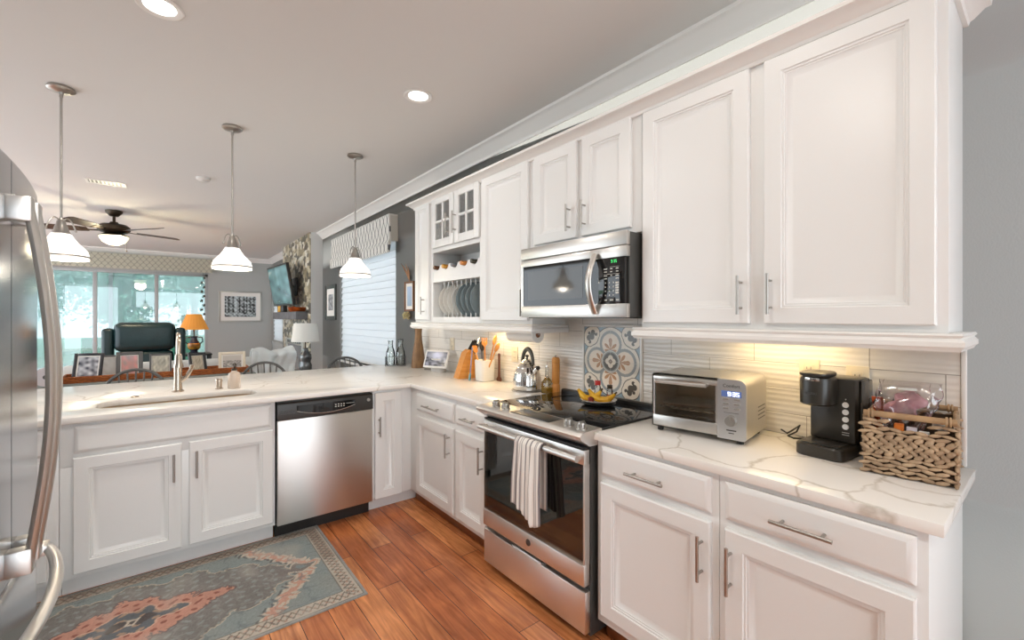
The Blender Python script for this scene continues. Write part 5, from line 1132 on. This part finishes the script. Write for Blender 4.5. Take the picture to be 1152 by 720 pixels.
for k, (dy, dz) in enumerate(((.13, .20), (.08, .17), (.02, .19), (-.05, .15))):
    part('stem', MB().tube([(XW-.012, 4.36, 1.80), (XW-.03, 4.36+dy*.5, 1.80+dz*.6), (XW-.05, 4.36+dy, 1.80+dz)], [.006, .011, .002], 6, flat=.5), DRY, t)
t = thing('dried_flower_bunch', 'small bunch of cream dried flowers hanging below the brown-framed picture', 'dried plant', (XW-.03, 4.37, 1.38))
for k in range(14):
    a_ = k*2.4; mb = lump((XW-.045+.025*math.cos(a_), 4.37+.05*math.sin(a_*1.3), 1.40+.0042*k), (.016, .018, .016), .25, k, 2); part('flower_head', mb, FLW, t)
part('stem', MB().tube([(XW-.012, 4.37, 1.472), (XW-.03, 4.37, 1.43), (XW-.04, 4.37, 1.40)], .004, 6), DRY, t)

# ================================================================== behind the peninsula: stools, console, frames
DKCH = M('stool_dark_grey', rgb(82, 84, 84), .35, bump=(60, .05), var=(10, rgb(104, 104, 102)))
def stool(x, y, label, rz=0):
    t = thing('counter_stool', label, 'stool', (x, y, 0), rz, 'hoop-backed stools behind the peninsula')
    obj('seat', MB().loft([[(px_, py_, z) for px_, py_ in rrect(-.21+d, -.20+d, .21-d, .19-d, .13)] for z, d in ((.600, .02), (.606, 0), (.632, 0), (.640, .012))]), DKCH, t)
    for sx in (-1, 1):
        for sy in (-1, 1): obj('leg', MB().tube([(sx*.14, sy*.12, .602), (sx*.175, sy*.155, .30), (sx*.205, sy*.185, 0)], [.018, .021, .014], 10), DKCH, t)
    for sx in (-1, 1): obj('stretcher', MB().cyl((sx*.181, -.16, .26), (sx*.181, .16, .26), .011, seg=8), DKCH, t)
    obj('foot_rail', MB().cyl((-.188, -.168, .19), (.188, -.168, .19), .012, seg=8), DKCH, t)
    hp = [(-.225*math.cos(q), .150+.075*math.sin(q)**.8 if math.sin(q) > 0 else .150, .640+.318*max(0, math.sin(q))**.75) for q in np.linspace(0, PI, 29)]
    bk = obj('hoop_back', MB().tube(hp, .0125, 10), DKCH, t)
    for k in range(7):
        u = -.15+k*.05; q = math.acos(max(-1, min(1, -u*1.12/.225))); top = (u*1.12, .150+.075*math.sin(q)**.8, .640+.318*math.sin(q)**.75)
        obj('spindle', MB().tube([(u*.8, .150, .636), (u, .172, .78), top], [.0065, .0085, .006], 8), DKCH, bk)
    return t
stool(-.18, 4.74, 'hoop-backed grey stool behind the faucet'); stool(.79, 4.74, 'hoop-backed grey stool behind the middle of the peninsula'); stool(1.60, 4.80, 'hoop-backed grey stool below the right-hand window')
GRT = M('grey_green_table', rgb(140, 146, 140), .5, var=(5, rgb(126, 132, 128)), bump=(60, .03))
t = thing('console_table', 'long grey-green console table behind the stools', 'table', (0, 5.35, 0))
part('top', MB().box(-1.35, 5.08, .815, .74, 5.62, .850, .005), GRT, t); part('apron', MB().box(-1.30, 5.13, .72, .69, 5.57, .814, .003), GRT, t)
for x in (-1.26, .65):
    for y in (5.17, 5.53): part('leg', MB().loft([[(px_, py_, z) for px_, py_ in rrect(x-w_, y-w_, x+w_, y+w_, .006, 2)] for z, w_ in ((0, .020), (.72, .032))]), GRT, t)
RAT = M('rattan_orange', rgb(190, 108, 50), .6, var=(26, rgb(128, 68, 32)), bump=(90, .4), stretch=(1, 4, 6))
t = thing('rattan_tray', 'long low woven rattan tray holding the picture frames', 'tray', (0, 5.33, .85))
ty0, ty1, tx0, tx1 = 5.20, 5.50, -.67, .69
part('base', MB().box(tx0+.01, ty0+.01, .8505, tx1-.01, ty1-.01, .862), RAT, t)
for s in (0, 1):
    for kk in range(4):
        y = ty0 if s == 0 else ty1; nn = 60
        pts = [(tx0+(tx1-tx0)*q, y+.004*math.sin(q*nn*PI+kk*PI), .8565+.0135*kk) for q in np.linspace(0, 1, 121)]
        part('woven_rail', MB().tube(pts, .0085, 6), RAT, t)
for x in (tx0, tx1):
    for kk in range(4): part('woven_rail', MB().tube([(x, ty0, .8565+.0135*kk), (x+(.006 if kk % 2 else -.006), (ty0+ty1)/2, .8565+.0135*kk), (x, ty1, .8565+.0135*kk)], .0085, 6), RAT, t)
def stand(x, y, rz, lean, z=.8625): return Matrix.Translation((x, y, z)) @ Matrix.Rotation(rz, 4, 'Z') @ Matrix.Rotation(-lean, 4, 'X')
ph = lambda nn, base, amp: (lambda u, v: tuple(min(.8, max(.02, base[i]+amp[i]*nn(u, v))) for i in range(3)))
def frame_on_tray(label, x, rz, w_, h_, fmat, fw, mw, fn, y=5.27, lean=.22, mcol=None):
    t = framed('photo_frame', label, stand(x, y, rz, lean), w_, h_, fmat, fw, mw, fn, 'photo frame', .016, (24, 20), mcol); t['group'] = 'photo frames on the rattan tray'
    mb = MB(); mb.loft([[(px_, py_, z) for px_, py_ in rrect(-.02, .006, .02, .010, .0015, 2)] if i == 0 else [(px_, py_+h_*.24, z) for px_, py_ in rrect(-.02, .006, .02, .010, .0015, 2)] for i, z in enumerate((h_*.72, .006))]); mb.bm.transform(Matrix.Translation((x, y, .8625)) @ Matrix.Rotation(rz, 4, 'Z') @ Matrix.Translation((0, h_*.15, 0)))
    part('easel_back', mb, BLKF, t); return t
frame_on_tray('black photo frame turned sideways at the left end of the rattan tray', -.515, -.35, .205, .235, BLKF, .022, .012, ph(nC, (.34, .34, .36), (.3, .3, .3)))
frame_on_tray('wide dark frame with a pale picture behind the two left frames', -.37, .05, .17, .20, GRYF, .016, .01, ph(nD, (.66, .64, .60), (.05, .05, .05)), y=5.41, lean=.12)
frame_on_tray('dark grey frame with a red and blue photo in front of the recliner', -.235, .05, .185, .235, GRYF, .030, .006, lambda u, v: (.55+.12*nD(u, v), .26+.2*max(0, v-.55), .24+.35*max(0, v-.6)))
frame_on_tray('grey photo frame with a pale photo just left of the faucet', -.015, .0, .165, .205, GRYF, .016, .004, ph(nE, (.46, .44, .36), (.16, .15, .12)))
frame_on_tray('dark photo frame tilted sideways below the orange lamp', .275, .45, .155, .200, BLKF, .026, .004, ph(nE, (.50, .44, .34), (.14, .12, .1)))
frame_on_tray('cream photo frame with a brown photo at the right end of the rattan tray', .555, -.05, .235, .195, CRMF, .026, .012, lambda u, v: tuple((.50-.3*(abs(nB(u, v)) > .22)*(v < .6))*c_ for c_ in (1, .92, .84)))
# white roll lying on its side at the far left
t = thing('paper_roll', 'white paper roll lying end-on behind the peninsula at the left', 'paper roll', (-.655, 5.17, .94))
part('roll', MB().lathe([(.018, 5.085), (.074, 5.085), (.076, 5.089), (.076, 5.185), (.018, 5.185)], (-.735, 0, .9265), 32, axis='y', cap0=False, cap1=False), M('roll_grey_white', rgb(206, 204, 208), .9, bump=(90, .1)), t); part('core', MB().lathe([(.0, 5.0848), (.0178, 5.0848), (.0178, 5.1855), (.0, 5.1855)], (-.735, 0, .9265), 18, axis='y'), DARKG, t)

# ================================================================== living room
LEATH = M('dark_green_leather', rgb(10, 34, 38), .36, bump=(40, .15), var=(4, rgb(18, 46, 50)))
t = thing('recliner', 'dark teal leather recliner in front of the back windows', 'recliner', (-.20, 8.78, 0), PI+.0)
def cushion(x0, y0, z0, x1, y1, z1, r=.05, puff=.0): return MB().box(x0, y0, z0, x1, y1, z1, r, seg=4)
obj('base', cushion(-.44, -.38, .06, .44, .36, .34, .03), LEATH, t); obj('seat_cushion', cushion(-.29, -.44, .345, .29, .20, .52, .06), LEATH, t)
for s in (-1, 1): obj('arm', cushion(s*.30 if s > 0 else -.49, -.42, .06, .49 if s > 0 else -.30, .34, .66, .06), LEATH, t)
mb = cushion(-.33, .20, .50, .33, .44, .92, .08); obj('lower_back', mb, LEATH, t); mb = cushion(-.35, .235, .915, .35, .455, 1.335, .09); obj('head_cushion', mb, LEATH, t)
for s in (-1, 1): obj('wing', cushion(s*.345 if s > 0 else -.475, .20, .55, .475 if s > 0 else -.345, .42, 1.25, .045), LEATH, t)
for x in (-.35, .35):
    for y in (-.28, .28): obj('foot', MB().cyl((x, y, 0), (x, y, .062), .025, seg=12), BLACK, t)
SOFA = M('pale_sofa_fabric', rgb(214, 214, 210), .9, bump=(140, .15)); THROW = M('white_throw', rgb(222, 228, 228), .95, bump=(60, .4))
t = thing('sofa', 'pale grey sofa seen from behind beyond the console table', 'sofa', (.10, 6.5, 0))
part('base', cushion(-.80, 6.12, .08, 1.31, 6.98, .42, .04), SOFA, t); part('backrest', cushion(-.80, 6.05, .10, 1.31, 6.26, .925, .06), SOFA, t)
for s, (x0, x1) in enumerate(((-.98, -.79), (1.30, 1.455))): part('arm', cushion(x0, 6.06, .08, x1, 6.98, .66, .06), SOFA, t)
for k in range(3): part('seat_cushion', cushion(-.785+k*.695, 6.27, .425, -.095+k*.695, 7.0, .58, .05), SOFA, t)
for x in (-.9, 1.38):
    for y in (6.15, 6.9): part('foot', MB().cyl((x, y, 0), (x, y, .082), .025, seg=12), BLACK, t)
def throw_fn(q, s):
    x = .84+.46*q+.015*math.sin(s*14+q*3); ln = s*1.05
    if ln < .42: y = 6.02-.012*math.sin(q*21); z = .56+ln*.97
    elif ln < .62: a_ = (ln-.42)/.20*PI; y = 6.155-.125*math.cos(a_); z = .955+.05*math.sin(a_)
    else: y = 6.285+.01*math.sin(q*17); z = .955-(ln-.62)*.80
    bul = .012*math.sin(q*13+s*9)+.008*math.sin(q*29-s*14)+.012*math.sin(s*23+q*6); return (x, y-bul*(1 if s < .45 else -.4), z+(.022*math.sin(q*7+1)+.010*math.sin(q*17+s*20))*(1 if .38 < s < .62 else .3))
mb = MB(); mb.grid(throw_fn, 50, 44); o = obj('throw_blanket', mb, THROW, ang=80, normals=False); tag(o, 'rumpled white throw over the right end of the sofa back', 'blanket'); sd = o.modifiers.new('thickness', 'SOLIDIFY'); sd.thickness = .012; sd.offset = 1
# side table with the orange lamp
BLKW = M('black_wood', rgb(34, 36, 40), .4, bump=(60, .05))
t = thing('side_table', 'black side table under the orange lamp', 'table', (.40, 9.5, 0))
part('top', MB().box(  .16, 9.27, .745, .68, 9.78, .775, .006), BLKW, t); part('shelf', MB().box(.18, 9.29, .25, .65, 9.75, .27, .004), BLKW, t)
for x in (.19, .65):
    for y in (9.30, 9.75): part('leg', MB().box(x-.02, y-.02, 0, x+.02, y+.02, .744, .004), BLKW, t)
ORSH = M('amber_lamp_shade', rgb(200, 122, 44), .8, emit=((1, .48, .10, 1), .28), bump=(60, .1)); URN = M('urn_dark_blue', rgb(34, 40, 58), .25, var=(9, rgb(52, 54, 66)), bump=(40, .05)); URNG = M('urn_amber_glaze', rgb(196, 138, 40), .25, var=(14, rgb(120, 84, 40)))
t = thing('table_lamp', 'lit table lamp with a pleated orange shade and a handled urn base', 'table lamp', (.43, 9.5, .775))
part('urn', MB().lathe([(.0, .7755), (.075, .7755), (.078, .79), (.045, .815), (.055, .83), (.085, .87), (.095, .92), (.08, .97), (.05, 1.01), (.045, 1.05), (.062, 1.075), (.0, 1.08)], (.43, 9.5, 0), 28), URN, t); part('glaze_band', MB().lathe([(.0735, .85), (.0905, .872), (.0985, .92), (.0915, .95), (.085, .955)], (.43, 9.5, 0), 28, cap0=False, cap1=False), URNG, t)
for s in (-1, 1): part('urn_handle', MB().tube([(.43+s*.055, 9.5, 1.06), (.43+s*.12, 9.5, 1.05), (.43+s*.125, 9.5, .98), (.43+s*.088, 9.5, .945)], .010, 8), URN, t)
part('neck', MB().cyl((.43, 9.5, 1.075), (.43, 9.5, 1.24), .010, seg=10), BRONZE, t); 
pl = [[((.43+r*(1+.02*(k % 2))*math.cos(2*PI*k/48)), 9.5+r*(1+.02*(k % 2))*math.sin(2*PI*k/48), z) for k in range(48)] for r, z in ((.215, 1.195), (.165, 1.31), (.105, 1.465), (.102, 1.465), (.162, 1.31), (.212, 1.195))]
part('lamp_shade', MB().loft(pl, cap0=False, cap1=False), ORSH, t, ang=10); lamp('lamp_glow', 'POINT', (.43, 9.5, 1.30), 9, (1, .72, .40), t, size=.04)
# white lamp on an end table by the chimney
t = thing('end_table', 'small dark end table under the white lamp', 'table', (1.66, 7.0, 0)); part('top', MB().lathe([(.0, .60), (.19, .60), (.20, .61), (.19, .625), (.0, .625)], (1.66, 7.0, 0), 32), BLKW, t); part('pedestal', MB().lathe([(.0, 0), (.15, 0), (.15, .02), (.04, .05), (.03, .3), (.045, .5), (.08, .599), (.0, .599)], (1.66, 7.0, 0), 24), BLKW, t)
WSH = M('white_lamp_shade', rgb(232, 228, 220), .85, bump=(120, .1)); PEW = M('pewter_glass', rgb(96, 98, 100), .15, .5, var=(5, rgb(150, 150, 148)))
t = thing('table_lamp', 'unlit table lamp with a white drum shade and a grey bottle base', 'table lamp', (1.66, 7.0, .6255))
part('bottle_base', MB().lathe([(.0, .6258), (.075, .6258), (.085, .64), (.088, .70), (.072, .74), (.075, .77), (.085, .80), (.078, .86), (.045, .90), (.035, .94), (.040, .955), (.0, .955)], (1.66, 7.0, 0), 28), PEW, t); part('neck', MB().cyl((1.66, 7.0, .953), (1.66, 7.0, 1.10), .009, seg=10), BRONZE, t)
part('lamp_shade', MB().lathe([(.195, 1.050), (.158, 1.320), (.155, 1.320), (.192, 1.050)], (1.66, 7.0, 0), 40, cap0=False, cap1=False), WSH, t); part('bulb', MB().sphere((1.66, 7.0, 1.15), .035), PLASTW, t)
# television on its arm
TVM = Matrix.Translation((1.64, 8.70, 1.974)) @ Matrix.Rotation(-PI/2+.06, 4, 'Z') @ Matrix.Rotation(.161, 4, 'X')
t = thing('television', 'flat television tilted down on a wall arm over the mantel', 'television', (1.64, 8.70, 1.62))
mb = MB(); mb.box(-.625, -.012, -.3625, .625, .035, .3625, .006); mb.bm.transform(TVM); part('case', mb, BLACK, t)
def tvs(u, v):
    g = .12+.10*v+.06*nC(u, v); k = .10*(abs(u-.45) < .07)*(v > .5); return (g*.65+k*.5, g*1.25+k, g*1.35+k)
TVS = attr_mat('television_screen', .08)
me = photo_mesh('screen', 1.19, .665, tvs, TVM @ Matrix.Translation((0, -.0125, -.3325)), (50, 30)); obj('screen', me, TVS, t, world=True)
mb = MB(); mb.box(1.862, 8.50, 1.80, 1.886, 8.90, 2.12, .004); mb.tube([(1.87, 8.70, 1.97), (1.78, 8.80, 1.97), (1.70, 8.70, 1.97)], .022, 8); mb.box(1.675, 8.55, 1.85, 1.70, 8.85, 2.08, .004); part('wall_arm', mb, BLACK, t)
# mantel shelf and ornaments
STN = M('grey_stone', rgb(120, 118, 120), .7, var=(8, rgb(98, 98, 102)), bump=(30, .2))
t = tag(obj('mantel_shelf', MB().box(1.70, 7.80, 1.375, 1.8875, 9.70, 1.505, .008), STN), 'grey stone mantel shelf below the television', 'shelf')
COP = M('copper_orange', rgb(196, 96, 34), .4, .3, var=(14, rgb(140, 62, 22)), bump=(60, .1)); GOLD = M('brass_gold', rgb(176, 130, 54), .3, .7, bump=(60, .1))
def orn(prof, y, mat, name, label, cat, seg=20): return tag(obj(name, MB().lathe(prof, (1.79, y, 1.5055), seg), mat), label, cat, 'ornaments on the mantel')
orn([(.0, 0), (.10, 0), (.14, .03), (.16, .07), (.15, .075), (.125, .045), (.0, .03)], 8.05, COP, 'bowl', 'copper bowl at the near end of the mantel', 'bowl')
orn([(.0, 0), (.05, 0), (.062, .03), (.058, .065), (.03, .085), (.028, .095), (.0, .095)], 8.40, COP, 'pumpkin_jar', 'round orange jar in the middle of the mantel', 'jar')
orn([(.0, 0), (.06, 0), (.065, .02), (.065, .14), (.0, .14)], 9.40, GOLD, 'tin_canister', 'brass canister at the far end of the mantel', 'canister'); orn([(.0, 0), (.05, 0), (.055, .02), (.052, .17), (.0, .17)], 9.15, BLACKS, 'candle_holder', 'black cylinder candle holder beside the brass canister', 'candle holder')
# fireplace front
t = thing('fireplace', 'silver-framed fireplace front in the mosaic chimney', 'fireplace', (1.88, 8.65, 0))
mb = MB(); 
for y0, y1, z0, z1 in ((8.0, 8.10, 0, 1.02), (9.20, 9.30, 0, 1.02), (8.10, 9.20, .92, 1.02), (8.10, 9.20, 0, .12)): mb.box(1.850, y0, z0, 1.8875, y1, z1, .004)
part('surround', mb, SILV, t); part('glass', MB().box(1.868, 8.10, .12, 1.878, 9.20, .92), M('fireplace_glass', (.25, .26, .27, 1), .1, .3, bump=(5, .01)), t); mb = MB()
for k in range(7): mb.box(1.848, 8.14+k*.15, .945, 1.8505, 8.24+k*.15, .995)
part('vent_slots', mb, BLACK, t)
tag(obj('leaning_board', (lambda m_: (m_.box(-.24, -.012, 0, .24, 0, .52, .004), m_.bm.transform(Matrix.Translation((1.60, 7.98, .0)) @ Matrix.Rotation(-PI/2+.5, 4, 'Z')), m_)[2])(MB()), BLKF), 'black panel standing before the fireplace by the white lamp', 'panel')

# ================================================================== outside the back windows
struct('terrace', MB().box(-6, YB+.16, -.12, 6, 18, -.02), M('terrace_concrete', rgb(208, 210, 206), .9, bump=(20, .1)))
struct('lawn', MB().box(-22, 18, -.2, 22, 44, -.05), M('lawn_green', rgb(120, 150, 120), .95, var=(.8, rgb(96, 130, 104)), bump=(20, .4)))
struct('terrace_roof', MB().box(-6, YB+.16, 2.75, 6, 17.6, 2.88), TRIM)
for k, x in enumerate((-3.6, -1.2, 1.2, 3.6)): struct('trim_%d' % (20+k), MB().box(x-.05, 17.45, -.02, x+.05, 17.55, 2.749, .005), ALU)
def screen_mat():  # pale see-through mix that puts haze over the view outside
    m, n, l, p = newmat('insect_screen_mesh'); p.inputs['Base Color'].default_value = rgb(200, 210, 210); p.inputs['Roughness'].default_value = .8
    tr = n.new('ShaderNodeBsdfTransparent'); td = n.new('ShaderNodeBsdfTranslucent'); td.inputs[0].default_value = rgb(200, 212, 212)
    a = n.new('ShaderNodeMixShader'); a.inputs[0].default_value = .5; l.new(p.outputs[0], a.inputs[1]); l.new(td.outputs[0], a.inputs[2])
    b = n.new('ShaderNodeMixShader'); b.inputs[0].default_value = .38; l.new(tr.outputs[0], b.inputs[1]); l.new(a.outputs[0], b.inputs[2]); l.new(b.outputs[0], n['Material Output'].inputs[0]); return m
for k, (x0, x1) in enumerate(((-6, -3.66), (-3.54, -1.26), (-1.14, 1.14), (1.26, 3.54), (3.66, 6))):  # screen panels added to soften and haze the trees
    struct('trim_%d' % (30+k), MB().box(x0, 17.498, -.02, x1, 17.502, 2.749), screen_mat() if k == 0 else bpy.data.materials['insect_screen_mesh'])
SLING = M('seafoam_cushion', rgb(112, 196, 162), .7, bump=(120, .1))
def patio(x, y, label, rz):
    t = thing('patio_chair', label, 'chair', (x, y, -.02), rz, 'seafoam patio chairs outside')
    obj('seat', MB().box(-.27, -.30, .38, .27, .24, .45, .02), SLING, t); mb = MB(); mb.box(-.27, 0, 0, .27, .07, .58, .025); mb.bm.transform(Matrix.Translation((0, .22, .42)) @ Matrix.Rotation(-.25, 4, 'X')); obj('backrest', mb, SLING, t)
    for sx in (-1, 1):
        for sy in (-1, 1): obj('leg', MB().tube([(sx*.25, sy*.22, .385), (sx*.27, sy*.25, 0)], .014, 8), ALU, t)
patio(-1.22, 13.9, 'seafoam patio chair outside the middle window pane', PI+.2); patio(.45, 13.7, 'seafoam patio chair outside beside the orange lamp', PI-.2)
LEAFS = [M('leaf_blue_green', rgb(150, 190, 176), .7, var=(1.2, rgb(104, 150, 134)), bump=(10, .2)), M('leaf_mid_green', rgb(120, 172, 146), .7, var=(1.2, rgb(84, 136, 112)), bump=(10, .2)), M('leaf_grey', rgb(186, 200, 198), .7, var=(1.2, rgb(150, 170, 168)), bump=(10, .2))]
BARK = M('bark', rgb(150, 142, 132), .9, var=(6, rgb(112, 104, 96)), bump=(14, .5))
def tree(x, y, h, r, li, seed, label):
    t = thing('tree', label, 'tree', (x, y, -.06), 0, 'trees beyond the terrace'); r0 = np.random.default_rng(seed)
    obj('trunk', MB().tube([(0, 0, 0), (.1*r0.normal(), .1, h*.4), (.2*r0.normal(), 0, h*.75)], [.16, .12, .05], 10), BARK, t)
    V = []; F = []
    for cl in range(60):
        d = r0.normal(size=3); d /= np.linalg.norm(d); c_ = np.array([0, 0, h*.62])+d*np.array([r, r, h*.36])*r0.uniform(.35, 1)
        for k in range(64):
            p = c_+r0.normal(size=3)*r*.20; a_ = r0.normal(size=3); a_ /= np.linalg.norm(a_); b_ = np.cross(a_, r0.normal(size=3)); b_ /= np.linalg.norm(b_); s = r0.uniform(.05, .13); i = len(V)
            V += [p-a_*s, p+b_*s*.5, p+a_*s, p-b_*s*.5]; F.append((i, i+1, i+2, i+3))
    me = bpy.data.meshes.new('foliage'); me.from_pydata([tuple(v) for v in V], [], F); obj('foliage', me, LEAFS[li], t)
for k, (x, y, h, r, li, lab) in enumerate(((-6.2, 21, 4.6, 1.5, 2, 'grey-green tree outside at the far left'), (-3.2, 24, 5.4, 1.6, 0, 'blue-green tree outside behind the left window pane'), (-1.0, 20.2, 3.6, 1.0, 1, 'lower green tree outside behind the recliner'), (1.1, 24, 5.0, 1.6, 0, 'blue-green tree outside behind the middle pane'), (3.2, 20.5, 4.4, 1.2, 2, 'pale tree outside behind the right window pane'), (-5.4, 31, 6.5, 2.2, 2, 'tall pale tree far outside on the left'), (1.0, 31, 6.8, 2.2, 1, 'tall green tree far outside in the middle'))):
    tree(x, y, h, r, li, 50+k, lab)
# hanging ornament chain in the right-hand pane
t = thing('hanging_ornament', 'thin chain of small dark leaves hanging at the right edge of the back windows', 'ornament', (.70, YB-.13, 2.40))
part('chain', MB().cyl((.70, YB-.13, 2.40), (.70, YB-.13, 1.40), .0025, seg=6), BRONZE, t)
for k in range(9): part('leaf', MB().sphere((.70+.022*(-1)**k, YB-.13, 2.28-.10*k), 1, (.020, .004, .030), u=10, v=6), BRONZE, t)
